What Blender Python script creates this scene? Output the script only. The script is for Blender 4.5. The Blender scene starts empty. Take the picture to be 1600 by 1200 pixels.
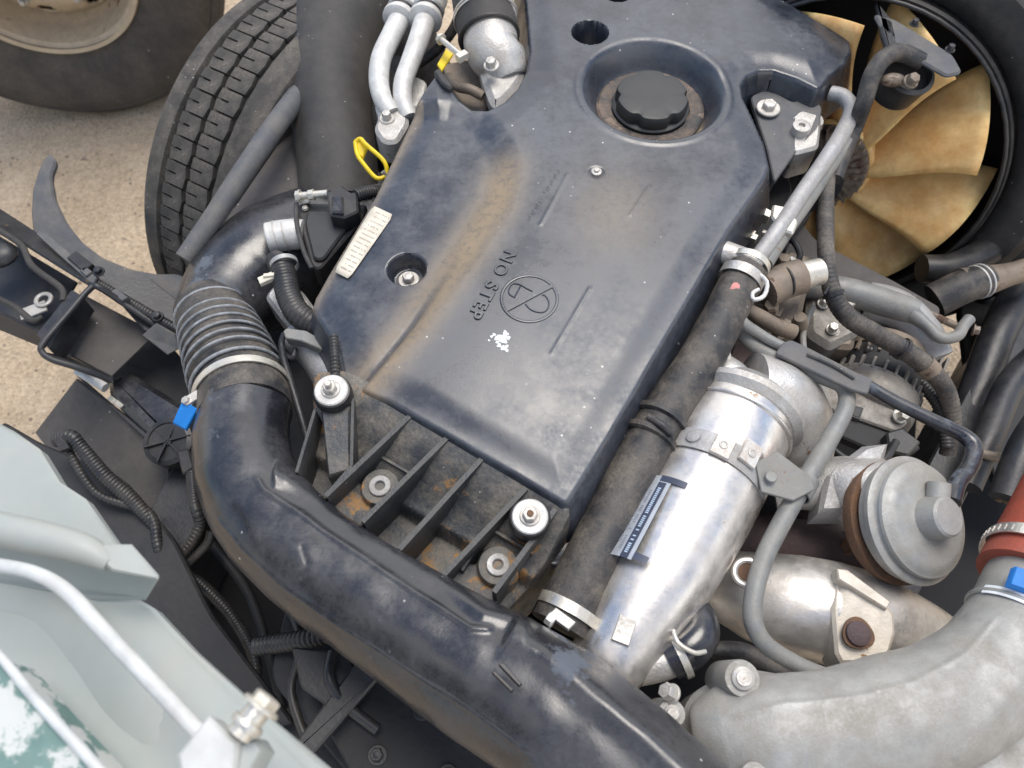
import bpy, bmesh, math, random
import numpy as np
from mathutils import Vector as V, Matrix
random.seed(4); RS = np.random.RandomState(4)
SC = bpy.context.scene; COL = SC.collection
# ---------------------------------------------------------------- camera
H = 1.85; PITCH = math.radians(61); F = 1200.0
cam = bpy.data.objects.new('camera', bpy.data.cameras.new('camera')); COL.objects.link(cam)
cam.location = (0, 0, H); cam.rotation_euler = (math.radians(90)-PITCH, 0, 0)
cam.data.sensor_width = 36; cam.data.lens = 27; cam.data.clip_end = 500; cam.data.clip_start = .02
cam.data.dof.use_dof = True; cam.data.dof.focus_distance = 1.12; cam.data.dof.aperture_fstop = 4.8
SC.camera = cam
# ---------------------------------------------------------------- world, sun, exposure
SUN_EL, SUN_AZ = math.radians(71), math.radians(25)      # azimuth measured from +y towards +x
w = bpy.data.worlds.new('World'); SC.world = w; w.use_nodes = True
nt = w.node_tree; bg = nt.nodes['Background']
sky = nt.nodes.new('ShaderNodeTexSky'); sky.sky_type = 'NISHITA'; sky.sun_disc = False
sky.sun_elevation = SUN_EL; sky.sun_rotation = SUN_AZ; sky.air_density = 1.0; sky.dust_density = 1.2; sky.ozone_density = 1
tc = nt.nodes.new('ShaderNodeTexCoord'); nz = nt.nodes.new('ShaderNodeTexNoise')
nz.inputs['Scale'].default_value = 1.5; nz.inputs['Detail'].default_value = 6
cr = nt.nodes.new('ShaderNodeValToRGB'); cr.color_ramp.elements[0].position = .46; cr.color_ramp.elements[1].position = .62
mx = nt.nodes.new('ShaderNodeMixRGB'); mx.inputs[2].default_value = (11.5, 10.9, 10.1, 1)
nt.links.new(tc.outputs['Generated'], nz.inputs['Vector']); nt.links.new(nz.outputs[0], cr.inputs[0])
mu = nt.nodes.new('ShaderNodeMath'); mu.operation = 'MULTIPLY'; mu.inputs[1].default_value = .75
nt.links.new(cr.outputs[0], mu.inputs[0]); nt.links.new(mu.outputs[0], mx.inputs[0])
nt.links.new(sky.outputs[0], mx.inputs[1]); nt.links.new(mx.outputs[0], bg.inputs['Color'])
bg.inputs['Strength'].default_value = .15
sl = bpy.data.lights.new('sun', 'SUN'); sl.energy = 2.3; sl.angle = math.radians(34); sl.color = (1, .94, .85)
so = bpy.data.objects.new('sun', sl); COL.objects.link(so)
sd = V((math.sin(SUN_AZ)*math.cos(SUN_EL), math.cos(SUN_AZ)*math.cos(SUN_EL), math.sin(SUN_EL)))
so.rotation_euler = sd.to_track_quat('Z', 'Y').to_euler(); so.location = sd*20
vs = SC.view_settings; vs.view_transform = 'Standard'; vs.look = 'None'; vs.gamma = 1; vs.use_curve_mapping = False
vs.exposure = 0.3
# ---------------------------------------------------------------- mapping photo measurements to places
fw = V((0, math.cos(PITCH), -math.sin(PITCH))); rt = V((1, 0, 0)); up = rt.cross(fw); CP = V((0, 0, H))
def W(x, y, z):                    # the point at height z seen at photo position x, y
    d = fw*F+rt*(x-800)+up*(600-y); return CP+d*((z-H)/d.z)
def S(p): return (V(p)-CP).dot(fw)/F      # metres per photo pixel there
def PXY(X, Y, z):
    vx, vy, vz = X, Y, z-H
    dep = vy*fw.y+vz*fw.z
    return 800+F*vx/dep, 600-F*(vy*up.y+vz*up.z)/dep
HEAD = math.radians(59); AX = V((math.cos(HEAD), math.sin(HEAD), 0)); LAT = V((AX.y, -AX.x, 0)); UZ = V((0, 0, 1))
# ---------------------------------------------------------------- materials
def mat(name, col, rough=.5, metal=0, spec=.5, dust=None, damt=.5, dscale=14, rust=None, ramt=.0, rscale=18,
        bump=.1, bscale=300, specks=0, attr=None, attrcol=None, var=.15, coat=0, grain=.58):
    m = bpy.data.materials.new(name); m.use_nodes = True; n = m.node_tree; N = n.nodes; L = n.links
    b = N['Principled BSDF']; tc = N.new('ShaderNodeTexCoord'); O = tc.outputs['Object']
    def noise(sc, det=5, rg=.6):
        t = N.new('ShaderNodeTexNoise'); t.inputs['Scale'].default_value = sc; t.inputs['Detail'].default_value = det
        t.inputs['Roughness'].default_value = rg; L.new(O, t.inputs['Vector']); return t.outputs[0]
    def ramp(s, a, c_):
        r = N.new('ShaderNodeMapRange'); r.inputs[1].default_value = a; r.inputs[2].default_value = c_; L.new(s, r.inputs[0]); return r.outputs[0]
    def mul(s, k):
        r = N.new('ShaderNodeMath'); r.operation = 'MULTIPLY'; L.new(s, r.inputs[0]); r.use_clamp = True
        if isinstance(k, (int, float)): r.inputs[1].default_value = k
        else: L.new(k, r.inputs[1])
        return r.outputs[0]
    def mixc(f, a, c_):
        r = N.new('ShaderNodeMixRGB'); L.new(f, r.inputs[0])
        for i, q in ((1, a), (2, c_)):
            if isinstance(q, tuple): r.inputs[i].default_value = (*q, 1)
            else: L.new(q, r.inputs[i])
        return r.outputs[0]
    c0 = tuple(max(0, q*(1-var)) for q in col); c1 = tuple(min(1, q*(1+var)) for q in col)
    cc = mixc(ramp(noise(45, 6), .3, .7), c0, c1)
    rr = None; met = None; total = None
    if dust:
        f = mul(mul(ramp(noise(dscale, 8, .68), .40, .64), damt), ramp(noise(dscale*14, 6, .75), grain-.36, grain)); cc = mixc(f, cc, dust); total = f
    if attr:
        a = N.new('ShaderNodeAttribute'); a.attribute_name = attr
        f2 = mul(mul(ramp(noise(90, 9, .8), .22, .52), a.outputs['Fac']), .95); cc = mixc(f2, cc, attrcol)
        if total:
            q = N.new('ShaderNodeMath'); q.operation = 'MAXIMUM'; L.new(total, q.inputs[0]); L.new(f2, q.inputs[1]); total = q.outputs[0]
        else: total = f2
    if rust and ramt > 0:
        f3 = ramp(noise(rscale, 9, .7), .675-ramt*.29, .705-ramt*.27); cc = mixc(f3, cc, rust)
        if total:
            q = N.new('ShaderNodeMath'); q.operation = 'MAXIMUM'; L.new(total, q.inputs[0]); L.new(f3, q.inputs[1]); total = q.outputs[0]
        else: total = f3
    if specks:
        v = N.new('ShaderNodeTexVoronoi'); v.inputs['Scale'].default_value = specks; L.new(O, v.inputs['Vector'])
        f4 = ramp(v.outputs['Distance'], .09, .04)
        g = mul(ramp(noise(specks*.35, 2), .50, .54), ramp(noise(specks*.07+1, 3), .48, .56)); f4 = mul(f4, g); cc = mixc(f4, cc, (.55, .55, .53))
    L.new(cc, b.inputs['Base Color'])
    if total:
        r = N.new('ShaderNodeMapRange'); r.inputs[3].default_value = rough; r.inputs[4].default_value = .85; L.new(total, r.inputs[0])
        L.new(r.outputs[0], b.inputs['Roughness'])
        if metal:
            r = N.new('ShaderNodeMapRange'); r.inputs[3].default_value = metal; r.inputs[4].default_value = .0; L.new(total, r.inputs[0])
            L.new(r.outputs[0], b.inputs['Metallic'])
    else:
        b.inputs['Roughness'].default_value = rough; b.inputs['Metallic'].default_value = metal
    b.inputs['Specular IOR Level'].default_value = spec
    if coat: b.inputs['Coat Weight'].default_value = coat; b.inputs['Coat Roughness'].default_value = .12
    if bump:
        bu = N.new('ShaderNodeBump'); bu.inputs['Strength'].default_value = bump; bu.inputs['Distance'].default_value = .002
        L.new(noise(bscale, 4), bu.inputs['Height']); L.new(bu.outputs[0], b.inputs['Normal'])
    return m
DU = (.20, .175, .14); BR = (.17, .105, .045)
M = dict(
 cover=mat('cover plastic', (.020, .025, .036), .24, spec=.8, dust=(.10, .115, .14), damt=.5, dscale=7, bump=.05, bscale=500, specks=48, attr='dust', attrcol=(.27, .205, .13)),
 cap=mat('cap plastic', (.02, .022, .024), .42, dust=(.06, .06, .06), damt=.4, bump=.08),
 blackp=mat('black plastic', (.017, .018, .021), .38, dust=DU, damt=.22, bump=.1),
 duct=mat('duct plastic', (.016, .017, .022), .2, spec=.8, dust=(.09, .09, .095), damt=.5, dscale=9, rust=(.085, .10, .125), ramt=.34, rscale=6, bump=.08, specks=45),
 rubber=mat('rubber', (.03, .029, .028), .62, dust=(.10, .09, .08), damt=.5, bump=.3, bscale=400, specks=60),
 hose=mat('dusty hose', (.024, .025, .028), .5, dust=(.19, .165, .135), damt=.85, dscale=17, bump=.35, bscale=350, specks=70),
 tyre=mat('tyre rubber', (.045, .043, .04), .78, dust=(.17, .15, .125), damt=.8, dscale=16, bump=.5, bscale=260, specks=60),
 tyre2=mat('dusty tyre rubber', (.055, .05, .045), .75, dust=(.15, .125, .1), damt=.6, dscale=9, bump=.3, bscale=160, specks=40),
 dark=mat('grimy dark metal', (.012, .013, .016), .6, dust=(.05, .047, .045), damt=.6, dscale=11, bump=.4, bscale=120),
 frame=mat('black painted steel', (.018, .02, .025), .36, dust=(.10, .095, .09), damt=.4, dscale=12, rust=(.15, .1, .05), ramt=.08, bump=.25, bscale=150),
 fender=mat('grey weathered plastic', (.085, .09, .10), .62, dust=(.2, .18, .15), damt=.6, dscale=18, bump=.3, bscale=200, specks=60),
 flap=mat('brown grey rubber sheet', (.075, .068, .064), .7, dust=(.13, .12, .11), damt=.5, dscale=10, bump=.3, bscale=180, specks=40),
 alu=mat('cast aluminium', (.56, .55, .53), .42, metal=.75, dust=(.34, .30, .25), damt=.7, dscale=20, rust=(.22, .14, .08), ramt=.12, rscale=30, bump=.5, bscale=260),
 alud=mat('dull cast aluminium', (.42, .42, .42), .5, metal=.5, dust=(.25, .23, .20), damt=.75, dscale=14, bump=.5, bscale=220, specks=30),
 alug=mat('grey coated casting', (.35, .35, .335), .48, metal=.4, dust=(.26, .235, .19), damt=.75, dscale=16, bump=.3, bscale=420, specks=25),
 brown=mat('oily casting', (.2, .17, .14), .55, metal=.4, dust=(.27, .2, .14), damt=.8, dscale=26, rust=(.1, .06, .04), ramt=.3, bump=.6, bscale=140),
 steel=mat('brushed steel', (.74, .71, .67), .27, metal=.9, dust=(.44, .39, .33), damt=.4, dscale=14, rust=(.35, .25, .16), ramt=.08, rscale=20, bump=.08, bscale=200),
 zinc=mat('zinc plated steel', (.68, .66, .60), .35, metal=.8, dust=(.4, .36, .28), damt=.55, dscale=60, rust=(.3, .18, .09), ramt=.16, rscale=90, bump=.2),
 bolt=mat('bolt metal', (.55, .53, .50), .4, metal=.6, dust=(.36, .33, .28), damt=.7, dscale=90, rust=(.2, .1, .05), ramt=.12, rscale=100, bump=.3),
 pipe=mat('grey dusty pipe', (.22, .225, .22), .5, metal=.25, dust=(.26, .24, .20), damt=.7, dscale=24, rust=(.2, .12, .07), ramt=.1, rscale=30, bump=.35),
 white=mat('white oxidised aluminium', (.64, .64, .62), .5, metal=.3, dust=(.40, .37, .33), damt=.5, dscale=55, bump=.3, bscale=300),
 shield=mat('heat shield steel', (.62, .60, .57), .33, metal=.8, dust=(.45, .40, .34), damt=.55, dscale=9, rust=(.26, .13, .05), ramt=.1, rscale=16, bump=.25, bscale=120),
 exhaust=mat('exhaust iron', (.075, .05, .052), .7, dust=(.11, .075, .065), damt=.7, dscale=18, bump=.8, bscale=150),
 rusty=mat('rusty metal', (.16, .085, .045), .75, dust=(.09, .06, .05), damt=.7, dscale=70, bump=.7),
 amber=mat('aged amber nylon', (.88, .61, .27), .3, dust=(.56, .27, .07), damt=.75, grain=.1, dscale=9, bump=.06, bscale=80),
 orange=mat('orange silicone', (.36, .065, .035), .5, dust=(.26, .11, .08), damt=.7, dscale=14, bump=.35, bscale=300),
 blue=mat('blue plastic', (.01, .20, .62), .4, bump=.05),
 yellow=mat('yellow plastic', (.80, .58, .01), .38, dust=(.4, .3, .03), damt=.4, dscale=60, bump=.05),
 pink=mat('pink paint', (.62, .24, .22), .6, bump=.2),
 whitep=mat('white paint blot', (.75, .78, .8), .6, bump=.2),
 cab=mat('pale green grey cab paint', (.34, .375, .36), .4, dust=(.42, .40, .36), damt=.35, grain=.2, dscale=9, var=.03, rust=(.20, .27, .25), ramt=.0, rscale=30, bump=.04, bscale=100),
 cabw=mat('white painted tube', (.52, .545, .545), .38, dust=(.6, .57, .52), damt=.4, dscale=12, rust=(.16, .27, .27), ramt=.04, rscale=14, bump=.08),
 chip=mat('chipped dull green and white paint', (.13, .235, .215), .55, dust=(.2, .26, .23), damt=.5, rust=(.55, .57, .55), ramt=.66, rscale=24, bump=.3, bscale=90),
 sticker=mat('sticker paper', (.66, .62, .52), .55, dust=(.45, .36, .26), damt=.4, dscale=50, bump=.05),
 ink=mat('ink', (.05, .05, .05), .6, bump=0), navy=mat('navy print', (.04, .05, .085), .4, bump=0),
 peri=mat('faded label film', (.50, .53, .56), .35, metal=.5, bump=0),
 ribm=mat('rib plastic', (.035, .038, .042), .42, dust=(.13, .125, .115), damt=.7, dscale=25, bump=.5, bscale=200, specks=60),
 altm=mat('grimy alternator casting', (.27, .255, .23), .55, metal=.4, dust=(.14, .12, .10), damt=.9, dscale=30, bump=.6, bscale=200),
 viton=mat('grimy bracket plastic', (.04, .044, .05), .48, dust=(.24, .215, .175), damt=.95, dscale=16, rust=(.30, .17, .07), ramt=.42, rscale=12, bump=.6, bscale=150, specks=60),
 shieldtab=mat('bare shield tab', (.60, .55, .47), .5, metal=.35, dust=(.50, .44, .36), damt=.5, dscale=20, rust=(.30, .16, .07), ramt=.1, rscale=30, bump=.2),
 pad=mat('flaking zinc pad', (.72, .70, .66), .42, metal=.5, dust=(.32, .24, .18), damt=.9, dscale=45, bump=.5),
 dirtring=mat('dirty ring', (.03, .03, .032), .5, dust=(.24, .18, .14), damt=.9, dscale=20, rust=(.24, .18, .14), ramt=.42, rscale=22, bump=.6),
 void_black=mat('unlit void black', (.006, .006, .008), .8, bump=0),  # near-black colour standing in for unlit depth
)
# ---------------------------------------------------------------- mesh collector
def fr(ax):
    ax = V(ax).normalized(); a = ax.cross(V((0, 0, 1)))
    if a.length < .05: a = ax.cross(V((0, 1, 0)))
    a.normalize(); return a, ax.cross(a).normalized(), ax
class MB:
    def __init__(s): s.v = []; s.f = []; s.attr = None
    def ring(s, pts): i = len(s.v); s.v += [V(p) for p in pts]; return list(range(i, i+len(pts)))
    def bridge(s, a, b, closed=True):
        n = len(a)
        for i in range(n if closed else n-1): j = (i+1) % n; s.f.append((a[i], a[j], b[j], b[i]))
    def cap(s, a): s.f.append(tuple(a))
    def lathe(s, o, ax, prof, seg=32, mod=None, caps=True):    # prof [(r, h)]
        a, b, c = fr(ax); o = V(o); rs = []
        for r, h in prof:
            rs.append(s.ring([o+c*h+(a*math.cos(t)+b*math.sin(t))*(r*(mod(t, r, h) if mod else 1)) for t in [2*math.pi*i/seg for i in range(seg)]]))
        for p, q in zip(rs, rs[1:]): s.bridge(p, q)
        if caps: s.cap(rs[0][::-1]); s.cap(rs[-1])
        return s
    def tube(s, pts, rad, seg=20, caps=True, rib=None, sub=8, flat=None):
        P = [V(p) for p in pts]; n = len(P); R = rad if isinstance(rad, (list, tuple)) else [rad]*n
        path = []; rr = []
        for i in range(n-1):
            p0, p1, p2, p3 = P[max(i-1, 0)], P[i], P[i+1], P[min(i+2, n-1)]
            for k in range(sub):
                t = k/sub
                path.append(.5*((2*p1)+(p2-p0)*t+(2*p0-5*p1+4*p2-p3)*t*t+(3*p1-p0-3*p2+p3)*t**3))
                rr.append(R[i]*(1-t)+R[i+1]*t)
        path.append(P[-1]); rr.append(R[-1])
        if rib:                                    # (period, depth): convoluted hose, resampled finely
            per, dep = rib; q = [path[0]]; qr = [rr[0]]; acc = 0; st = per/6; ln = []
            L = [0]
            for a, b in zip(path, path[1:]): L.append(L[-1]+(b-a).length)
            m = max(2, int(L[-1]/st)); q = []; qr = []; j = 0
            for k in range(m+1):
                d = L[-1]*k/m
                while j < len(L)-2 and L[j+1] < d: j += 1
                t = (d-L[j])/max(1e-9, L[j+1]-L[j]); q.append(path[j].lerp(path[j+1], t))
                qr.append((rr[j]*(1-t)+rr[j+1]*t)+dep*(abs(math.sin(math.pi*d/per))**.7-.6))
            path, rr = q, qr
        u = None; rs = []
        for i, p in enumerate(path):
            t = (path[min(i+1, len(path)-1)]-path[max(i-1, 0)]).normalized()
            if u is None: u, _, _ = fr(t)
            u = (u-t*u.dot(t)).normalized(); v = t.cross(u)
            rs.append(s.ring([p+(u*math.cos(a)+v*math.sin(a))*rr[i] for a in [2*math.pi*k/seg for k in range(seg)]]))
        for a, b in zip(rs, rs[1:]): s.bridge(a, b)
        if caps: s.cap(rs[0][::-1]); s.cap(rs[-1])
        return s
    def plate(s, top, down, bev=.002):             # outline of points, extruded by vector down, bevelled top rim
        top = [V(p) for p in top]; down = V(down); n = len(top); c = sum(top, V())/n
        nrm = V()
        for i in range(n): nrm += (top[i]-c).cross(top[(i+1) % n]-c)
        nrm.normalize(); dn = down.normalized()
        if nrm.dot(dn) > 0: top = top[::-1]; nrm = -nrm
        ins = []
        for i in range(n):
            e1 = (top[i]-top[i-1]).normalized(); e2 = (top[(i+1) % n]-top[i]).normalized()
            b = nrm.cross(e1)+nrm.cross(e2); b = b.normalized() if b.length > 1e-6 else nrm.cross(e1)
            ins.append(top[i]+b*bev)
        r0 = s.ring(ins); r1 = s.ring([p+dn*bev for p in top]); r2 = s.ring([p+down for p in top])
        s.cap(r0); s.bridge(r1, r0); s.bridge(r2, r1); s.cap(r2[::-1]); return s
    def box(s, c, ax, ay, az):                     # half-extent vectors
        c = V(c); ax, ay, az = V(ax), V(ay), V(az)
        b = min(ax.length, ay.length)*.12
        pts = []
        for sx, sy in ((-1, -1), (1, -1), (1, 1), (-1, 1)): pts.append(c+ax*sx+ay*sy+az)
        return s.plate(pts, az*-2, min(b, az.length*.4))
    def hexb(s, o, ax, r, h, washer=1.5, stud=0):
        ax = V(ax).normalized(); o = V(o)
        if washer: s.lathe(o, ax, [(r*washer, 0), (r*washer, r*.22), (r*washer*.93, r*.32)], 24)
        s.lathe(o+ax*r*.3, ax, [(r, 0), (r, h*.85), (r*.86, h)], 6)
        if stud: s.lathe(o+ax*h, ax, [(r*.5, 0), (r*.5, stud*.9), (r*.4, stud)], 14)
        else: s.lathe(o+ax*(h+r*.29), ax, [(r*.6, 0), (r*.5, r*.04)], 14)
        return s
    def band(s, o, ax, r, w_, t=.0015, seg=40):
        return s.lathe(o, ax, [(r, -w_/2), (r+t, -w_/2), (r+t, w_/2), (r, w_/2), (r, -w_/2)], seg, caps=False)
    def torus(s, o, ax, R, r, seg=40, s2=10, scale2=1):
        a, b, c = fr(ax); o = V(o); rs = []
        for i in range(seg):
            t = 2*math.pi*i/seg; d = a*math.cos(t)+b*math.sin(t)
            rs.append(s.ring([o+d*(R+r*math.cos(q))+c*(r*scale2*math.sin(q)) for q in [2*math.pi*k/s2 for k in range(s2)]]))
        for i in range(seg): s.bridge(rs[i], rs[(i+1) % seg])
        return s
    def sphere(s, o, r, sc=(1, 1, 1), seg=16):
        o = V(o); rs = []
        for i in range(1, seg//2):
            t = math.pi*i/(seg//2); rs.append(s.ring([o+V((r*sc[0]*math.sin(t)*math.cos(a), r*sc[1]*math.sin(t)*math.sin(a), -r*sc[2]*math.cos(t))) for a in [2*math.pi*k/seg for k in range(seg)]]))
        for p, q in zip(rs, rs[1:]): s.bridge(p, q)
        s.cap(rs[0][::-1]); s.cap(rs[-1]); return s
def emboss(mb, line, amp, wid, zmin):           # raise the part of a skin that lies under a line
    q = np.array([tuple(p) for p in mb.v]); px, py = PXY(q[:, 0], q[:, 1], q[:, 2]); d, s, tt = dpoly(px, py, line)
    a = amp*np.exp(-(d/wid)**2)*sstep(0, .05, tt)*sstep(1, .95, tt)*(q[:, 2] > zmin)
    for i in np.nonzero(abs(a) > 1e-5)[0]: mb.v[i].z += float(a[i])
    return mb
def build(name, mb, m, parent=None, loc=None, ang=35, label=None, noise=0):
    me = bpy.data.meshes.new(name)
    base = V(parent['_o']) if parent is not None else (V(loc) if loc is not None else V((sum(p.x for p in mb.v)/len(mb.v), sum(p.y for p in mb.v)/len(mb.v), min(p.z for p in mb.v))))
    vv = [p-base for p in mb.v]
    if noise:
        from mathutils import noise as mn
        vv = [p+mn.noise_vector(p*26)*noise for p in vv]
    me.from_pydata([tuple(p) for p in vv], [], mb.f)
    bm = bmesh.new(); bm.from_mesh(me); bmesh.ops.recalc_face_normals(bm, faces=bm.faces); bm.to_mesh(me); bm.free()
    me.polygons.foreach_set('use_smooth', [True]*len(me.polygons)); me.set_sharp_from_angle(angle=math.radians(ang))
    me.materials.append(M[m] if isinstance(m, str) else m)
    o = bpy.data.objects.new(name, me); COL.objects.link(o)
    if parent is not None: o.parent = parent; o['_o'] = parent['_o']
    else: o.location = base; o['_o'] = tuple(base)
    if label: o['label'] = label
    return o
def thing(name, label, cat, loc, group=None):
    o = bpy.data.objects.new(name, None); o.empty_display_size = .02; COL.objects.link(o); o.location = loc; o['_o'] = tuple(loc)
    o['label'] = label; o['category'] = cat
    if group: o['group'] = group
    return o
def tag(o, label, cat, group=None):
    o['label'] = label; o['category'] = cat
    if group: o['group'] = group
    return o
def struct(o): o['kind'] = 'structure'; return o
def stuff(o): o['kind'] = 'stuff'; return o
def T(pts):                                        # (x, y, z, r_px) -> path, radii
    P = [W(p[0], p[1], p[2]) for p in pts]; return P, [p[3]*S(q) for p, q in zip(pts, P)]
def rnd(pts, r=8, n=4):                            # round the corners of a photo-space outline
    out = []; N = len(pts)
    for i in range(N):
        a, b, c = [np.array(pts[k][:2], float) for k in ((i-1) % N, i, (i+1) % N)]
        la, lc = np.linalg.norm(a-b), np.linalg.norm(c-b)
        p = b+(a-b)*min(r, la*.45)/la; q = b+(c-b)*min(r, lc*.45)/lc
        for k in range(n+1): t = k/n; out.append(tuple((1-t)**2*p+2*t*(1-t)*b+t*t*q))
    return out
def OP(pts, z, r=8, zf=None):                      # outline -> 3D; zf(x, y) gives height for a tilted plate
    return [W(x, y, zf(x, y) if zf else z) for x, y in rnd(pts, r)]
def spx(pts, n=8, closed=True):                    # smooth closed curve through px points
    P = [np.array(p, float) for p in pts]; N = len(P); out = []
    for i in range(N):
        p0, p1, p2, p3 = P[(i-1) % N], P[i], P[(i+1) % N], P[(i+2) % N]
        for k in range(n):
            t = k/n; out.append(tuple(.5*((2*p1)+(p2-p0)*t+(2*p0-5*p1+4*p2-p3)*t*t+(3*p1-p0-3*p2+p3)*t**3)))
    return out
def clamp(parent, o, ax, r, wd=.012, scr=None, m='steel', band='hose_band'):
    build('clamp_band', MB().band(o, ax, r, wd), m, parent)
    if scr is not None:
        d = V(scr).normalized(); t = V(ax).normalized().cross(d); p = V(o)+d*(r+.006)
        b = MB(); b.box(p, t*.011, V(ax).normalized()*wd*.5, d*.006); b.hexb(p+t*.011, t, .0055, .006, 1.2)
        build('clamp_screw', b, 'zinc', parent)
# ---------------------------------------------------------------- height fields (moulded sheets)
def sdf(X, Y, poly):
    P = np.array(poly); Q = np.roll(P, -1, 0); d = np.full(X.shape, 1e9); cx = np.zeros(X.shape); cy = np.zeros(X.shape); ins = np.zeros(X.shape, bool)
    for (ax, ay), (bx, by) in zip(P, Q):
        ex, ey = bx-ax, by-ay; L2 = ex*ex+ey*ey+1e-18; t = np.clip(((X-ax)*ex+(Y-ay)*ey)/L2, 0, 1)
        qx, qy = ax+t*ex, ay+t*ey; dd = (X-qx)**2+(Y-qy)**2; k = dd < d
        d = np.where(k, dd, d); cx = np.where(k, qx, cx); cy = np.where(k, qy, cy)
        c = ((ay > Y) != (by > Y)) & (X < ex*(Y-ay)/(ey+1e-18)+ax); ins ^= c
    return np.where(ins, 1, -1)*np.sqrt(d), cx, cy
def sheet(name, outline_px, z0, fn, cell, m, parent, rim=.006, drop=.06, draft=.25, dust=None, **kw):
    """moulded sheet: top at z0+fn, rounded rim, drafted side wall"""
    poly = [tuple(W(x, y, z0)[:2]) for x, y in outline_px]
    xs = [p[0] for p in poly]; ys = [p[1] for p in poly]
    X, Y = np.meshgrid(np.arange(min(xs)-cell, max(xs)+2*cell, cell), np.arange(min(ys)-cell, max(ys)+2*cell, cell))
    d, cx, cy = sdf(X, Y, poly)
    dc, _, _ = sdf(X[:-1, :-1]+cell/2, Y[:-1, :-1]+cell/2, poly)
    keep = dc > 0; used = np.zeros(X.shape, bool)
    for a in (0, 1):
        for b in (0, 1): used[a:a+keep.shape[0], b:b+keep.shape[1]] |= keep
    allk = np.zeros((X.shape[0]+1, X.shape[1]+1), bool); allk[1:-1, 1:-1] = keep
    full = allk[:-1, :-1] & allk[1:, :-1] & allk[:-1, 1:] & allk[1:, 1:]
    bnd = used & ~full
    X = np.where(bnd, cx, X); Y = np.where(bnd, cy, Y); d = np.where(bnd, 0, d)
    px, py = PXY(X, Y, z0)
    Z = z0+fn(px, py, X, Y, d)
    e = np.clip(rim-d, 0, rim); Z -= rim-np.sqrt(np.maximum(rim*rim-e*e, 0))
    idx = -np.ones(X.shape, int); idx[used] = np.arange(used.sum())
    v = np.stack([X[used], Y[used], Z[used]], 1); f = []
    ii, jj = np.nonzero(keep)
    fq = np.stack([idx[ii, jj], idx[ii, jj+1], idx[ii+1, jj+1], idx[ii+1, jj]], 1)
    from collections import Counter
    ed = {}
    for q in fq:
        for a, b in ((q[0], q[1]), (q[1], q[2]), (q[2], q[3]), (q[3], q[0])):
            if (b, a) in ed: del ed[(b, a)]
            else: ed[(a, b)] = 1
    mb = MB(); mb.v = [V(p) for p in v]; mb.f = [tuple(int(k) for k in q) for q in fq]
    if drop:
        nx = {}
        for a, b in ed:
            t = (V(v[b])-V(v[a])); t.z = 0; nn = V((t.y, -t.x, 0))
            for k in (a, b): nx[k] = nx.get(k, V())+nn
        prev = {k: k for k in nx}
        for st, off in ((.12, .12), (1, 1)):
            cur = {}
            for k in nx:
                n_ = nx[k].normalized() if nx[k].length > 1e-9 else V((0, 0, 0))
                cur[k] = len(mb.v); mb.v.append(V((v[k][0]+n_.x*draft*drop*off, v[k][1]+n_.y*draft*drop*off, v[k][2]-drop*st)))
            for a, b in ed: mb.f.append((int(prev[b]), int(prev[a]), cur[a], cur[b]))
            prev = cur
    o = build(name, mb, m, parent, **kw)
    if dust is not None:
        dv = np.zeros(len(mb.v)); dv[:len(v)] = dust(px[used], py[used], Z[used]-z0)
        at = o.data.attributes.new('dust', 'FLOAT', 'POINT'); at.data.foreach_set('value', dv.astype(np.float32))
    return o
def sstep(a, b, x): t = np.clip((x-a)/(b-a), 0, 1); return t*t*(3-2*t)
def dpoly(px, py, pts):                            # signed distance (px) to an open polyline, + = right of travel
    d = np.full(px.shape, 1e9); s = np.zeros(px.shape); tt = np.zeros(px.shape); n = len(pts)-1
    for i in range(n):
        ax, ay = pts[i]; bx, by = pts[i+1]; ex, ey = bx-ax, by-ay; t = np.clip(((px-ax)*ex+(py-ay)*ey)/(ex*ex+ey*ey), 0, 1)
        dd = np.hypot(px-ax-t*ex, py-ay-t*ey); k = dd < d
        s = np.where(k, np.sign(ex*(py-ay)-ey*(px-ax)), s); tt = np.where(k, (i+t)/n, tt); d = np.where(k, dd, d)
    return d, s, tt
def text_mesh(txt, size, depth, bevel=0, spacing=1.0):
    c = bpy.data.curves.new('t', 'FONT'); c.body = txt; c.size = size; c.extrude = depth; c.bevel_depth = bevel; c.align_x = 'CENTER'; c.align_y = 'CENTER'; c.space_character = spacing
    o = bpy.data.objects.new('t', c); COL.objects.link(o); dg = bpy.context.evaluated_depsgraph_get(); dg.update()
    me = bpy.data.meshes.new_from_object(o.evaluated_get(dg)); bpy.data.objects.remove(o)
    mb = MB(); mb.v = [v.co.copy() for v in me.vertices]; mb.f = [tuple(p.vertices) for p in me.polygons]; bpy.data.meshes.remove(me); return mb
def place(mb, o, xdir, nrm):
    x = V(xdir).normalized(); z = V(nrm).normalized(); y = z.cross(x).normalized(); o = V(o)
    mb.v = [o+x*p.x+y*p.y+z*p.z for p in mb.v]; return mb
def pxdir(a, b, z): return (W(*b, z)-W(*a, z)).normalized()
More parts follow.
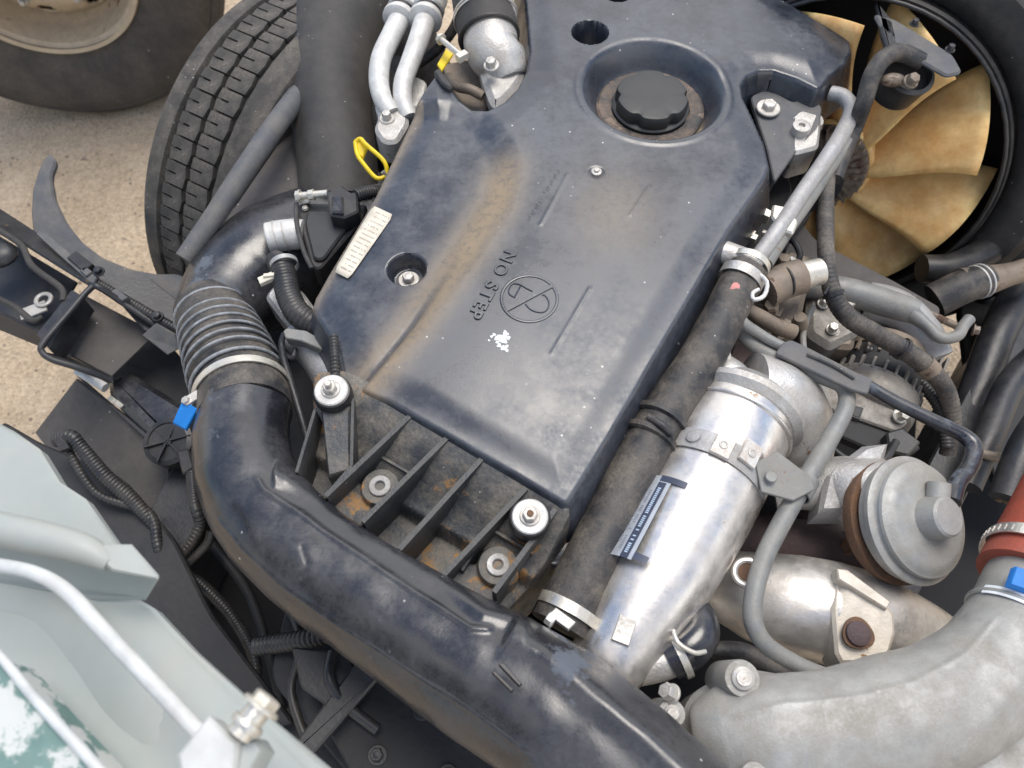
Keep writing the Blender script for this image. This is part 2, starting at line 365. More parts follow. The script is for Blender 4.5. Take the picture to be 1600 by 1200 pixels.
# ================================================================ GROUND
gm = bpy.data.materials.new('ground aggregate'); gm.use_nodes = True; n = gm.node_tree; N = n.nodes; L = n.links; b = N['Principled BSDF']
tc = N.new('ShaderNodeTexCoord')
def gn(sc, det, kind='ShaderNodeTexNoise'):
    t = N.new(kind); t.inputs['Scale'].default_value = sc; L.new(tc.outputs['Object'], t.inputs['Vector'])
    if kind == 'ShaderNodeTexNoise': t.inputs['Detail'].default_value = det; t.inputs['Roughness'].default_value = .7
    return t
a1 = gn(2.6, 9); v1 = gn(110, 0, 'ShaderNodeTexVoronoi'); a2 = gn(160, 5)
r1 = N.new('ShaderNodeValToRGB'); r1.color_ramp.elements[0].color = (.39, .30, .20, 1); r1.color_ramp.elements[1].color = (.66, .54, .40, 1)
r1.color_ramp.elements[0].position = .3; r1.color_ramp.elements[1].position = .7; L.new(a1.outputs[0], r1.inputs[0])
r2 = N.new('ShaderNodeValToRGB'); r2.color_ramp.elements[0].color = (.72, .70, .68, 1); r2.color_ramp.elements[1].color = (1.22, 1.2, 1.18, 1); L.new(v1.outputs['Color'], r2.inputs[0])
m1 = N.new('ShaderNodeMixRGB'); m1.blend_type = 'MULTIPLY'; m1.inputs[0].default_value = .8; L.new(r1.outputs[0], m1.inputs[1]); L.new(r2.outputs[0], m1.inputs[2])
r3 = N.new('ShaderNodeMapRange'); r3.inputs[1].default_value = .58; r3.inputs[2].default_value = .7; L.new(a2.outputs[0], r3.inputs[0])
m2 = N.new('ShaderNodeMixRGB'); m2.inputs[2].default_value = (.13, .10, .08, 1); L.new(r3.outputs[0], m2.inputs[0]); L.new(m1.outputs[0], m2.inputs[1])
L.new(m2.outputs[0], b.inputs['Base Color']); b.inputs['Roughness'].default_value = .9
bu = N.new('ShaderNodeBump'); bu.inputs['Strength'].default_value = .8; bu.inputs['Distance'].default_value = .006
ad = N.new('ShaderNodeMath'); L.new(v1.outputs['Distance'], ad.inputs[0]); L.new(a2.outputs[0], ad.inputs[1]); L.new(ad.outputs[0], bu.inputs['Height']); L.new(bu.outputs[0], b.inputs['Normal'])
M['ground'] = gm
g = MB(); g.cap(g.ring([(-60, -60, 0), (60, -60, 0), (60, 60, 0), (-60, 60, 0)])); struct(build('ground', g, 'ground', loc=(0, 0, 0)))
g = MB()
for i in range(2600):
    x, y = RS.uniform(-2.2, .9), RS.uniform(.2, 3.2); r = RS.uniform(.0015, .0055)
    if x > -.2 and RS.rand() < .5: continue
    g.lathe((x, y, r*.2), (RS.normal(0, .2), RS.normal(0, .2), 1), [(r*.8, -r*.3), (r, r*.2), (r*.5, r*.7)], 6)
stuff(tag(build('loose_grit', g, mat('grit', (.33, .27, .21), .9, var=.5, bump=.3)), 'loose pale grit scattered over the beige ground', 'grit'))

# ================================================================ WHEELS
def tyre_profile(R, rim, wd, grooves=()):
    h = wd/2; P = [(rim, -h*.78), (rim+.012, -h*.86), (rim+(R-rim)*.35, -h*1.02), (rim+(R-rim)*.7, -h*1.03), (R-.022, -h*.95), (R-.006, -h*.88), (R, -h*.80)]
    for g0, g1 in grooves: P += [(R, g0), (R-.012, g0+.002), (R-.012, g1-.002), (R, g1)]
    P += [(R, h*.80), (R-.006, h*.88), (R-.022, h*.95), (rim+(R-rim)*.7, h*1.03), (rim+(R-rim)*.35, h*1.02), (rim+.012, h*.86), (rim, h*.78)]
    return P
# the parked truck's wheel, top left
wa = V((math.sin(math.radians(8)), -math.cos(math.radians(8)), 0)); RW = .53
wc = W(48, -92, .53)
t0 = thing('parked_truck', 'neighbouring parked truck showing only its dusty wheel with beige rusty rim', 'truck', (wc.x, wc.y, 0))
t = bpy.data.objects.new('wheel', None); COL.objects.link(t); t.parent = t0; t['_o'] = t0['_o']; t.empty_display_size = .1
b = MB(); b.lathe(wc, wa, [(.288, -.11), (.31, -.115), (.40, -.14), (.49, -.13), (.525, -.11), (.53, -.09), (.53, .09), (.527, .105), (.515, .118), (.512, .119), (.508, .125), (.495, .132), (.492, .130), (.485, .136), (.45, .142), (.40, .138), (.335, .124), (.312, .112), (.292, .104), (.28, .10)], 96, caps=False)
build('tyre', b, 'tyre2', t)
rimm = mat('beige rim paint', (.52, .42, .29), .5, dust=(.42, .32, .21), damt=.6, dscale=10, rust=(.16, .075, .035), ramt=.2, rscale=8, bump=.2)
b = MB(); b.lathe(wc, wa, [(.276, .112), (.288, .116), (.292, .108), (.278, .098), (.268, .09), (.262, .06), (.258, .02), (.250, -.02), (.242, -.03)], 96, caps=False); build('rim_flange', b, rimm, t)
dz_hole = [math.radians(a) for a in range(30, 390, 45)]
# dished disc with hand holes, built as a polar grid with cells left out
b = MB(); u, vv, c = fr(wa); rad = [.243, .235, .226, .216, .206, .194, .182, .17, .155, .14, .10]; hh = [-.03, -.015, 0, .012, .022, .03, .036, .04, .04, .03, .028]
prev = None
for i in range(len(rad)):
    r = b.ring([wc+c*hh[i]+(u*math.cos(q)+vv*math.sin(q))*rad[i] for q in [2*math.pi*k/160 for k in range(160)]])
    if prev:
        for k in range(160):
            q = 2*math.pi*(k+.5)/160; rm = (rad[i]+rad[i-1])/2
            hole = any((((rm-.204)/.022)**2+((math.atan2(math.sin(q-z), math.cos(q-z)))/.13)**2) < 1 for z in dz_hole)
            if not hole: b.f.append((prev[k], prev[(k+1) % 160], r[(k+1) % 160], r[k]))
    prev = r
b.cap(prev); o = build('wheel_disc', b, rimm, t); md = o.modifiers.new('s', 'SOLIDIFY'); md.thickness = .008
b = MB(); b.lathe(wc-wa*.08, wa, [(.26, 0), (.1, .01)], 48); build('brake_drum', b, 'void_black', t)
b = MB(); b.lathe(wc, wa, [(.125, .03), (.125, .036), (.10, .05), (.085, .10), (.06, .115), (.0, .116)], 48); build('hub', b, 'rusty', t)
for k in range(6):
    q = math.radians(-62+60*k); b = MB(); b.hexb(wc+wa*.038+(u*math.cos(q)+vv*math.sin(q))*.155, wa, .017, .028, 1.4, .02); build('lug_nut', b, 'bolt', t)
# this truck's own front wheel
R0 = .44; wd = .23; hw = math.radians(60); wl = V((math.sin(hw), -math.cos(hw), 0)); wh = V((math.cos(hw), math.sin(hw), 0)); wc = W(505, 289, .44)
t = thing('front_wheel', 'black truck tyre with block tread standing beside the engine hoses', 'wheel', (wc.x, wc.y, 0))
gr = [(-.078, -.068), (-.068+.03, -.068+.031), (-.002, .008), (.038, .039), (.074, .086)]
# ribs: shoulder | groove | blocks | groove | blocks | groove | shoulder
base_R = R0-.012
P = [(.26, -.09), (.28, -.105), (.34, -.122), (.39, -.122), (R0-.02, -.116), (R0-.004, -.110), (R0, -.104), (R0, -.074), (base_R, -.070), (base_R, .054), (R0, .058), (R0, .104), (R0-.004, .110), (R0-.02, .116), (.39, .122), (.34, .122), (.28, .105), (.26, .09)]
b = MB(); b.lathe(wc, wl, P, 144, caps=False); build('tyre', b, 'tyre', t)
NB = 58; tb = 2*math.pi/NB; meshes = []
for (y0, y1, ph) in ((-.062, -.014, 0), (-.004, .046, .5)):
    b = MB(); bot = []; top = []; ns = 4; am = .46
    # a block with a sipe cut in from one side
    out = [(-am, y0), (-.04, y0), (-.04, y0+(y1-y0)*.55), (.04, y0+(y1-y0)*.55), (.04, y0), (am, y0+.004), (am, y1), (0, y1+.003), (-am, y1-.002)]
    def blk(a_, y_, r_): q = a_*tb; return wc+wl*y_+(wh*math.cos(q)+UZ*math.sin(q))*r_
    r0 = b.ring([blk(a_, y_, R0+.0005) for a_, y_ in out]); r1 = b.ring([blk(a_, y_, base_R-.001) for a_, y_ in out]); b.cap(r0); b.bridge(r1, r0)
    o = None
    for k in range(NB):
        ang = (k+ph)*tb
        # only the blocks of the side that shows are needed all round, share one mesh
        if o is None: o = build('tread_block', b, 'tyre', t, ang=20); 
        else: o = o.copy(); COL.objects.link(o)
        Rm = Matrix.Rotation(-ang, 4, wl)
        rel = wc-V(t.location); o.matrix_local = Matrix.Translation(rel) @ Rm @ Matrix.Translation(-rel)
b = MB()
for k in range(220):                                       # fine shoulder sipes as small ribs
    q = 2*math.pi*k/220
    for s_ in (-1, 1):
        cc = wc+wl*(s_*.1075)+(wh*math.cos(q)+UZ*math.sin(q))*(R0-.0125); rr_ = (wh*math.cos(q)+UZ*math.sin(q)); tt = wl.cross(rr_)
        b.box(cc, tt*.0024, rr_*.009, wl*.0022)
stuff(build('shoulder_rib', b, 'tyre', t))
b = MB(); b.lathe(wc, wl, [(.262, -.09), (.262, .09), (.25, .08), (.25, -.08)], 64, caps=False); b.lathe(wc, wl, [(.25, -.02), (.25, .02)], 64); build('rim', b, 'dark', t)

# ================================================================ LOWER STRUCTURE (dark bay)
def slab(name, pts, z, th, m, parent=None, r=6, bev=.003, zf=None, **kw):
    return build(name, MB().plate(OP(pts, z, r, zf), (0, 0, -th), bev), m, parent, **kw)
t = thing('engine_block', 'grimy dark engine block and cylinder head under the plastic engine cover', 'engine block', W(800, 450, .3))
slab('block_casting', [(600, 600), (880, 760), (1110, 560), (1240, 300), (1190, 130), (860, 60), (700, 200)], .80, .55, 'dark', t, 14)
slab('cylinder_head', [(600, 560), (870, 745), (1010, 640), (1135, 430), (1230, 240), (1190, 90), (860, 10), (705, 160)], .855, .06, 'dark', t, 14)
slab('timing_case', [(1180, 40), (1320, 60), (1330, 180), (1270, 330), (1200, 420), (1150, 300)], .72, .40, 'dark', t, 10)
slab('side_casting', [(1050, 560), (1290, 430), (1300, 600), (1250, 800), (1000, 1000), (900, 960)], .66, .36, 'dark', t, 12)
t = thing('gearbox', 'black gearbox housing deep below the intake pipe', 'gearbox', W(500, 980, .2))
slab('bell_housing', [(470, 850), (760, 990), (1000, 1130), (1040, 1400), (700, 1400), (420, 1060)], .62, .5, 'dark', t, 30)
slab('top_cover', [(520, 1010), (640, 1080), (800, 1180), (860, 1300), (600, 1300), (500, 1120)], .68, .05, 'dark', t, 16)
for x, y in ((540, 1035), (660, 1110), (590, 1180), (520, 1110), (700, 1210)): build('housing_bolt', MB().hexb(W(x, y, .68), UZ, .009, .01, 1.5), 'frame', t)
P, R = T([(400, 1010, .62, 14), (470, 1000, .66, 15), (540, 985, .68, 15), (620, 960, .7, 14)]); build('breather_hose', MB().tube(P, R, 14, rib=(.008, .002)), 'blackp', t)
slab('cable_bracket', [(455, 1010), (545, 1020), (560, 1060), (520, 1110), (470, 1075)], .70, .006, 'frame', t, 8)
slab('shift_lever', [(560, 1030), (600, 1050), (470, 1200), (430, 1200)], .72, .012, 'frame', t, 6)
tag(slab('cross_member', [(430, 1120), (560, 1010), (600, 1030), (760, 1130), (900, 1260), (900, 1400), (380, 1400)], .56, .12, 'dark'), 'dark chassis cross member below the cab edge at the bottom', 'cross member')
# long frame rails along the truck
def rail(a, b_, z, hw_, hh_, name='rail', parent=None, m='frame', label=None):
    A = W(*a, z); B = W(*b_, z); d = (B-A); s_ = UZ.cross(d.normalized())
    mb = MB(); mb.box((A+B)/2, d/2, s_*hw_, UZ*hh_); return build(name, mb, m, parent, label=label)
tag(rail((150, 1150), (560, 300), .40, .05, .10, 'frame_rail'), 'dark chassis rail running under the intake duct on the left', 'chassis rail')
tag(rail((1170, 1300), (1690, 300), .45, .04, .10, 'frame_rail'), 'dark chassis rail on the right edge beyond the exhaust', 'chassis rail')
tag(slab('bay_shade_sheet', [(60, 900), (330, 560), (640, 500), (640, 800), (900, 1000), (900, 1400), (100, 1400)], .28, .01, 'void_black'), 'added black shading sheet low under the left of the engine', 'shading sheet')  # sheet added to keep the pit below the engine dark
tag(slab('bay_shade_sheet', [(560, 120), (1150, 30), (1420, 330), (1440, 560), (1430, 700), (1700, 800), (1700, 1300), (900, 1300), (560, 640)], .24, .01, 'void_black'), 'added black shading sheet low under the engine block', 'shading sheet')  # second added sheet, hides lit ground under the block

# ================================================================ LEFT: MUDGUARD, FRAME BEAM, FLAP
zf = lambda x, y: .60+(.10 if y < 330 else .10*max(0, 1-(y-330)/120))
o = build('mudguard_bracket', MB().plate([W(x, y, .56+.11*max(0, min(1, (400-y)/150))) for x, y in rnd([(78, 238), (88, 250), (79, 275), (85, 310), (102, 345), (128, 378), (160, 402), (205, 420), (245, 427), (278, 426), (300, 440), (290, 520), (262, 508), (215, 450), (175, 440), (120, 410), (70, 395), (52, 376), (48, 330), (50, 295), (60, 262), (70, 244)], 8)], (0, 0, -.012), .004), 'fender')
tag(o, 'curved grey weathered mudguard arm reaching over the bare ground', 'mudguard')
t = thing('mudguard_stay', 'black sloping stay rod and liner between the tyre and the curved duct', 'mudguard stay', W(370, 290, .5))
b = MB(); A, Bp, Cp, D = W(283, 418, .66), W(452, 150, .70), W(468, 175, .70), W(300, 440, .66)
P, R = T([(288, 405, .82, 15), (330, 345, .84, 16), (385, 262, .86, 17), (450, 170, .85, 17), (540, 60, .76, 17)]); build('stay_bar', MB().tube(P, R, 14), 'fender', t)
slab('inner_liner', [(296, 425), (440, 215), (520, 130), (620, 320), (470, 330), (330, 500)], .78, .01, 'flap', t, 6)
# box beam with open end
t = thing('frame_beam', 'glossy black box section cab mount beam with an open square end', 'beam', W(90, 480, .45))
A0, A1 = (-60, 300), (145, 425)
def quad(name, pts, th, m, parent, down=(0, 0, -1), bev=.002, lab=None):   # pts (x, y, z)
    P = [W(*p) for p in pts]; nrm = (P[1]-P[0]).cross(P[2]-P[0]).normalized()
    if nrm.dot(CP-P[0]) < 0: nrm = -nrm
    return build(name, MB().plate(P, -nrm*th, bev), m, parent, label=lab)
quad('upper_web', [(-40, 330, .66), (-40, 300, .62), (155, 425, .62), (148, 448, .66)], .006, 'frame', t)
quad('lower_web', [(-40, 500, .56), (-40, 470, .60), (80, 528, .60), (68, 545, .56)], .006, 'frame', t)
quad('bottom_plate', [(-40, 345, .57), (120, 440, .57), (66, 525, .57), (-40, 480, .57)], .006, 'frame', t)
P, R = T([(-30, 345, .665, 5), (30, 380, .665, 5), (50, 415, .665, 5), (95, 450, .665, 5), (98, 470, .665, 4)]); build('rim_seal', MB().tube(P, R, 10), 'rubber', t)
P, R = T([(-30, 455, .64, 5), (20, 478, .64, 5), (50, 500, .64, 5), (66, 495, .64, 4)]); build('rim_seal', MB().tube(P, R, 10), 'rubber', t)
b = MB(); o_ = W(68, 468, .60); b.torus(o_, UZ, .014, .0045, 28, 10, .7); b.box(W(52, 485, .595), V((.022, .012, 0)), V((-.006, .012, 0)), UZ*.002); build('threaded_boss', b, 'bolt', t)
build('cast_lug', MB().sphere(W(-5, 398, .65), .04, (1, .8, .5)), 'frame', t)
quad('end_flange', [(112, 452, .665), (128, 462, .665), (76, 545, .665), (56, 522, .665)], .05, 'frame', t)
# square tube sleeve
sl_ = [(140, 458, .67), (72, 546, .67), (190, 590, .60), (290, 600, .55), (300, 520, .55), (240, 500, .60)]
P, R = T([(262, 522, .59, 4), (235, 502, .61, 5), (190, 472, .64, 5), (156, 450, .672, 5), (142, 450, .675, 5), (105, 492, .675, 5), (68, 536, .675, 5), (66, 550, .67, 5), (82, 562, .66, 5), (120, 574, .64, 5), (175, 594, .60, 5)]); build('end_rim', MB().tube(P, R, 14), 'frame', t)
quad('tube_side', [(62, 548, .672), (82, 562, .66), (178, 598, .60), (120, 560, .56)], .004, 'frame', t)
quad('tunnel_floor', [(135, 462, .60), (245, 520, .56), (175, 588, .56), (80, 540, .60)], .004, 'flap', t)
b = MB(); b.hexb(W(118, 502, .61), AX, .012, .012, 1.3, .012); build('tunnel_bolt', b, 'rusty', t)
slab('tunnel_shadow', [(80, 540), (240, 510), (320, 600), (330, 700), (290, 720), (170, 600)], .47, .01, 'dark', t)  # dark slab standing in for the shade below the open beam end
# stepped black bracket above the beam
t = thing('cab_mount_bracket', 'dusty black stamped bracket bolted along the top of the box beam', 'bracket', W(200, 450, .5))
quad('bracket_strip', [(55, 365, .655), (66, 358, .655), (152, 432, .655), (145, 446, .655)], .005, 'fender', t)
quad('bracket_plate', [(150, 430, .63), (235, 435, .60), (285, 475, .58), (278, 540, .58), (225, 515, .60)], .005, 'frame', t)
quad('rubber_block', [(104, 402, .66), (118, 391, .66), (145, 412, .66), (130, 424, .66)], .02, 'blackp', t)
quad('clip_lug', [(170, 456, .65), (182, 450, .65), (200, 464, .65), (190, 470, .65)], .014, 'fender', t)
quad('clip_lug', [(124, 422, .66), (134, 416, .66), (144, 424, .66), (134, 432, .66)], .012, 'fender', t)
quad('bent_tab', [(222, 524, .63), (244, 505, .64), (274, 522, .62), (280, 545, .60), (262, 555, .60)], .004, 'fender', t)
P, R = T([(150, 440, .64, 6), (200, 470, .63, 7), (250, 500, .61, 8), (285, 520, .60, 8)]); build('loom_tube', MB().tube(P, R, 12, rib=(.006, .001)), 'blackp', t)
for q in (W(155, 425, .655), W(247, 495, .62)): build('bracket_bolt', MB().hexb(q, UZ, .008, .008, 1.4), 'frame', t)
# white tube and flap
t = thing('mud_flap', 'brown grey mud flap sheet hanging below the box beam', 'mud flap', W(170, 720, .3))
quad('flap_sheet', [(118, 592, .50), (262, 700, .50), (268, 810, .42), (150, 800, .40), (54, 676, .40)], .006, 'flap', t)
quad('flap_edge', [(118, 586, .51), (128, 590, .51), (256, 700, .51), (250, 706, .51)], .012, 'frame', t)
b = MB(); 
for i in range(2): b.box(W(176+i*10, 625+i*7, .515), V((.003, .004, 0)), V((-.008, .006, 0)), UZ*.002)
build('edge_clip', b, 'zinc', t)
P, R = T([(120, 580, .545, 6), (135, 588, .545, 7), (165, 606, .54, 8)]); tag(build('breather_tube', MB().tube(P, R, 12), 'cabw'), 'short white tube stub at the corner of the mud flap', 'tube')
t = thing('black_tank', 'dark plastic reservoir with rounded edge under the box beam end', 'tank', W(230, 640, .3))
build('tank_body', MB().plate([W(x, y, .52) for x, y in rnd([(165, 590), (200, 578), (300, 640), (300, 720), (262, 706), (170, 622)], 12)], (0, 0, -.1), .012), 'duct', t)
b = MB(); b.lathe(W(262, 690, .56), V((0, -.2, 1)), [(.045, -.03), (.045, 0), (.036, .003), (.036, .0), (.008, .0), (.008, .004)], 36)
for k in range(6): q = k*math.pi/3+.3; b.box(W(262, 690, .562)+V((math.cos(q), math.sin(q), 0))*.022, V((math.cos(q), math.sin(q), 0))*.02, V((-math.sin(q), math.cos(q), 0))*.0012, UZ*.004)
build('ribbed_cap', b, 'blackp', t); slab('connector', [(275, 705), (295, 700), (303, 730), (285, 742)], .57, .02, 'blackp', t, 4)
# dark panel behind cab edge + harness
t = thing('wiring_harness', 'black convoluted wiring harness dropping behind the pale cab panel', 'wiring harness', W(180, 740, .4))
P, R = T([(88, 688, .66, 12), (110, 682, .67, 11), (128, 700, .66, 10), (165, 745, .64, 12), (205, 780, .62, 12), (240, 820, .60, 9), (252, 850, .56, 9), (256, 880, .50, 9), (258, 905, .42, 8)]); build('loom', MB().tube(P, R, 14, rib=(.006, .0012)), 'blackp', t)
P, R = T([(100, 690, .655, 6), (150, 770, .63, 6), (230, 800, .61, 8), (246, 850, .6, 8), (250, 880, .58, 7)]); build('loom', MB().tube(P, R, 12, rib=(.007, .0015)), 'blackp', t)
P, R = T([(300, 740, .56, 9), (305, 790, .60, 9), (312, 820, .58, 9), (290, 860, .56, 8), (250, 890, .54, 8)]); build('loom', MB().tube(P, R, 12, rib=(.007, .0015)), 'blackp', t)
P, R = T([(330, 830, .56, 7), (320, 855, .55, 7), (270, 900, .54, 7)]); build('loom', MB().tube(P, R, 12), 'blackp', t)
quad('loom_clip', [(82, 686, .68), (98, 678, .68), (110, 700, .67), (94, 706, .67)], .015, 'blackp', t)
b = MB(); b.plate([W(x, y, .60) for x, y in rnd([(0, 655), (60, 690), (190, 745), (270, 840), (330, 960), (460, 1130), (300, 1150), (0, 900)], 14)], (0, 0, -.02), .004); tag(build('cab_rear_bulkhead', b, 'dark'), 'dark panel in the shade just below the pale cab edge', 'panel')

# ================================================================ CAB PANEL (near, bottom left)
t = thing('truck_cab', 'pale grey green painted cab sill panel with chipped teal paint, bottom left', 'cab', W(150, 1000, .9))
def poly(name, pts, th, m, parent, r=0, bev=.003):
    P = [W(*p) for p in pts]; return build(name, MB().plate(P, (0, 0, -th), bev), m, parent)
poly('outer_flange', [(-120, 600, 1.10), (20, 672, 1.09), (60, 700, 1.09), (92, 752, 1.09), (132, 778, 1.09), (182, 850, 1.09), (215, 885, 1.09), (-60, 900, 1.09)], .02, 'cab', t)
poly('main_sheet', [(-120, 900, 1.10), (215, 935, 1.10), (240, 950, 1.10), (300, 1015, 1.11), (400, 1105, 1.12), (530, 1215, 1.13), (700, 1420, 1.14), (-120, 1420, 1.12)], .02, 'cab', t)
quad('gusset', [(120, 845, 1.16), (200, 865, 1.16), (247, 900, 1.16), (225, 936, 1.11), (150, 935, 1.11), (-60, 900, 1.11), (-60, 840, 1.13)], .004, 'cab', t)
quad('gusset_lip', [(140, 862, 1.175), (150, 850, 1.175), (205, 850, 1.17), (247, 898, 1.165), (246, 905, 1.165), (175, 892, 1.17)], .004, 'cab', t)
P, R = T([(-120, 790, 1.17, 26), (-20, 822, 1.17, 27), (60, 840, 1.17, 27), (130, 858, 1.17, 24), (172, 880, 1.165, 14)]); build('cab_rail', MB().tube(P, R, 28), 'cab', t)
P, R = T([(-120, 870, 1.2, 12), (0, 884, 1.2, 11), (60, 898, 1.2, 11), (108, 928, 1.2, 12), (160, 984, 1.2, 12.5), (240, 1069, 1.2, 13), (310, 1144, 1.2, 13.5), (345, 1185, 1.2, 14)]); build('grab_tube', MB().tube(P, R, 28), 'cabw', t)
# round ridge that shades the sheet
P, R = T([(-120, 930, 1.06, 74), (30, 940, 1.06, 74), (120, 975, 1.06, 76), (225, 1095, 1.07, 84), (320, 1230, 1.07, 88), (400, 1340, 1.07, 90)]); build('pressed_bead', MB().tube(P, R, 40), 'cab', t)
poly('lower_edge', [(-140, 1000, 1.22), (0, 1030, 1.22), (60, 1100, 1.22), (160, 1210, 1.22), (220, 1300, 1.22), (-140, 1300, 1.22)], .05, 'chip', t)
P, R = T([(-60, 960, 1.225, 6), (0, 1025, 1.225, 7), (60, 1098, 1.225, 8), (160, 1208, 1.225, 9), (230, 1290, 1.22, 9)]); build('edge_lip', MB().tube(P, R, 14), 'cabw', t)
poly('bracket_block', [(275, 1180, 1.26), (325, 1118, 1.26), (372, 1160, 1.25), (362, 1250, 1.25), (290, 1250, 1.25)], .03, 'cabw', t)
poly('bracket_side', [(374, 1162, 1.245), (400, 1152, 1.24), (412, 1172, 1.24), (380, 1230, 1.24), (364, 1230, 1.245)], .03, 'cab', t)
b = MB(); A = W(372, 1150, 1.25); d = pxdir((372, 1150), (405, 1108), 1.25); b.tube([A, A+d*.028], .0095, 14, sub=2); b.lathe(A+d*.006, d, [(.012, 0), (.013, .003), (.012, .006)], 20); b.hexb(A+d*.022, d, .011, .007, 1.35); build('pivot_bolt', b, 'zinc', t)
b = MB(); b.lathe(A+d*.030, d, [(.007, 0), (.006, .002)], 16); build('bolt_tip', b, 'yellow', t)
# ================================================================ DUCTS AND HOSES, LEFT
P, R = T([(640, -120, .80, 78), (565, -20, .80, 74), (522, 60, .80, 72), (512, 130, .80, 68), (520, 200, .79, 62), (528, 260, .78, 62), (532, 330, .76, 62)])
b = MB().tube(P, R, 48); tag(build('air_intake_hose', b, 'rubber', noise=.0008), 'thick matt black rubber hose curving from the top edge beside the tyre', 'hose')
P, R = T([(530, -60, .66, 34), (590, 60, .67, 36), (595, 140, .69, 36), (585, 200, .70, 38), (610, 260, .70, 36)])
tag(build('convoluted_hose', MB().tube(P, R, 30, rib=(.0055, .003)), 'blackp'), 'finely ribbed black hose behind the two white pipes', 'hose')
P, R = T([(660, 400, .66, 80), (580, 375, .68, 92), (500, 390, .71, 98), (430, 415, .735, 96), (378, 450, .755, 86), (346, 485, .78, 68), (336, 515, .80, 56)])
t = thing('curved_duct', 'black plastic air duct with brown dust curving down from the throttle body', 'duct', W(400, 400, .6))
b = MB().tube(P, R, 48); build('duct_body', b, 'duct', t)
P, R = T([(470, 310, .80, 4), (410, 345, .815, 4), (375, 390, .825, 4), (352, 430, .835, 3), (345, 460, .835, 3)]); build('mould_seam', MB().tube(P, R, 8), 'duct', t)
# corrugated coupling
t = thing('bellows_hose', 'black corrugated coupling hose with shiny worn ridges and a worm clamp', 'bellows hose', W(355, 560, .7))
P, R = T([(328, 482, .80, 54), (338, 505, .81, 58), (352, 540, .82, 64), (368, 580, .83, 68), (380, 620, .85, 71), (384, 650, .86, 72)])
build('hose_body', MB().tube(P, R, 48), 'hose', t)
worn = mat('worn ridge rubber', (.16, .17, .18), .45, dust=(.42, .44, .46), damt=.8, dscale=60, bump=.3, bscale=300)
seq = [(333, 494, 57, 1.5), (342, 514, 62, 1), (347, 527, 65, 1), (352, 540, 67, 1), (357, 553, 69, 1), (362, 566, 71, 1), (367, 580, 73, 1), (373, 597, 73, 1.2)]
for x, y, r, k in seq:
    z = .80+(y-482)/168*.06; o_ = W(x, y, z); ax = (W(384, 640, .86)-W(335, 500, .805)).normalized(); ax = (W(x+5, y+15, z+.004)-o_).normalized()
    build('bellows_ridge', MB().torus(o_, ax, r*S(o_)-.002, .0024*k, 56, 10), worn, t)
o_ = W(380, 618, .848); ax = (W(384, 650, .86)-W(372, 590, .835)).normalized(); r = 73*S(o_)
build('clamp_band', MB().band(o_, ax, r, .014, .002, 56), 'zinc', t)
b = MB(); q = W(303, 624, .885); b.box(q, pxdir((300, 630), (335, 608), .885)*.012, UZ.cross(pxdir((300, 630), (335, 608), .885))*.007, UZ*.007); b.hexb(q-pxdir((300, 630), (335, 608), .885)*.008, (-.3, 0, 1), .0065, .008, 1.3)
build('clamp_screw', b, 'bolt', t)
b = MB(); b.plate([W(x, y, z) for x, y, z in ((285, 624, .89), (308, 638, .892), (290, 671, .875), (269, 660, .872))], (0, 0, -.006), .0015); build('blue_tag', b, 'blue', t)

# intake crossover pipe
t = thing('intake_crossover_pipe', 'large glossy black plastic intake pipe sweeping diagonally to the bottom edge', 'pipe', W(560, 930, .7))
P, R = T([(384, 640, .858, 70), (378, 690, .865, 72), (386, 745, .875, 76), (425, 815, .885, 80), (500, 885, .895, 84), (580, 940, .905, 87), (670, 1000, .915, 94), (760, 1055, .925, 104), (850, 1110, .935, 112), (950, 1190, .945, 116), (1080, 1310, .955, 120)])
b = MB().tube(P, R, 200, sub=34)
emboss(b, [(400, 742), (412, 765), (450, 790), (520, 838), (600, 893), (680, 945), (735, 982), (775, 985)], .0035, 5, .87)
emboss(b, [(425, 740), (450, 745), (490, 765), (560, 812), (640, 866), (710, 916), (760, 955), (800, 965), (840, 985)], .012, 17, .86)
emboss(b, [(790, 985), (850, 1015), (920, 1075), (1010, 1150), (1100, 1230)], .014, 26, .86)
emboss(b, [(470, 850), (480, 880), (470, 905)], -.0015, 4, .86)
emboss(b, [(330, 800), (380, 862), (450, 925), (540, 985), (640, 1050), (740, 1115), (840, 1190)], .0018, 3.2, .80)
build('pipe_body', b, 'duct', t, noise=.0016, ang=60)
z = 1.035
for p in ([(779, 1038), (786, 1034), (816, 1068), (811, 1072)], [(768, 1050), (773, 1047), (803, 1077), (799, 1081)]):
    q = W(*p[0], 1.02); 
    build('moulded_mark', MB().plate([W(x, y, 1.037) for x, y in p], (0, 0, -.012), .001), 'blackp', t)
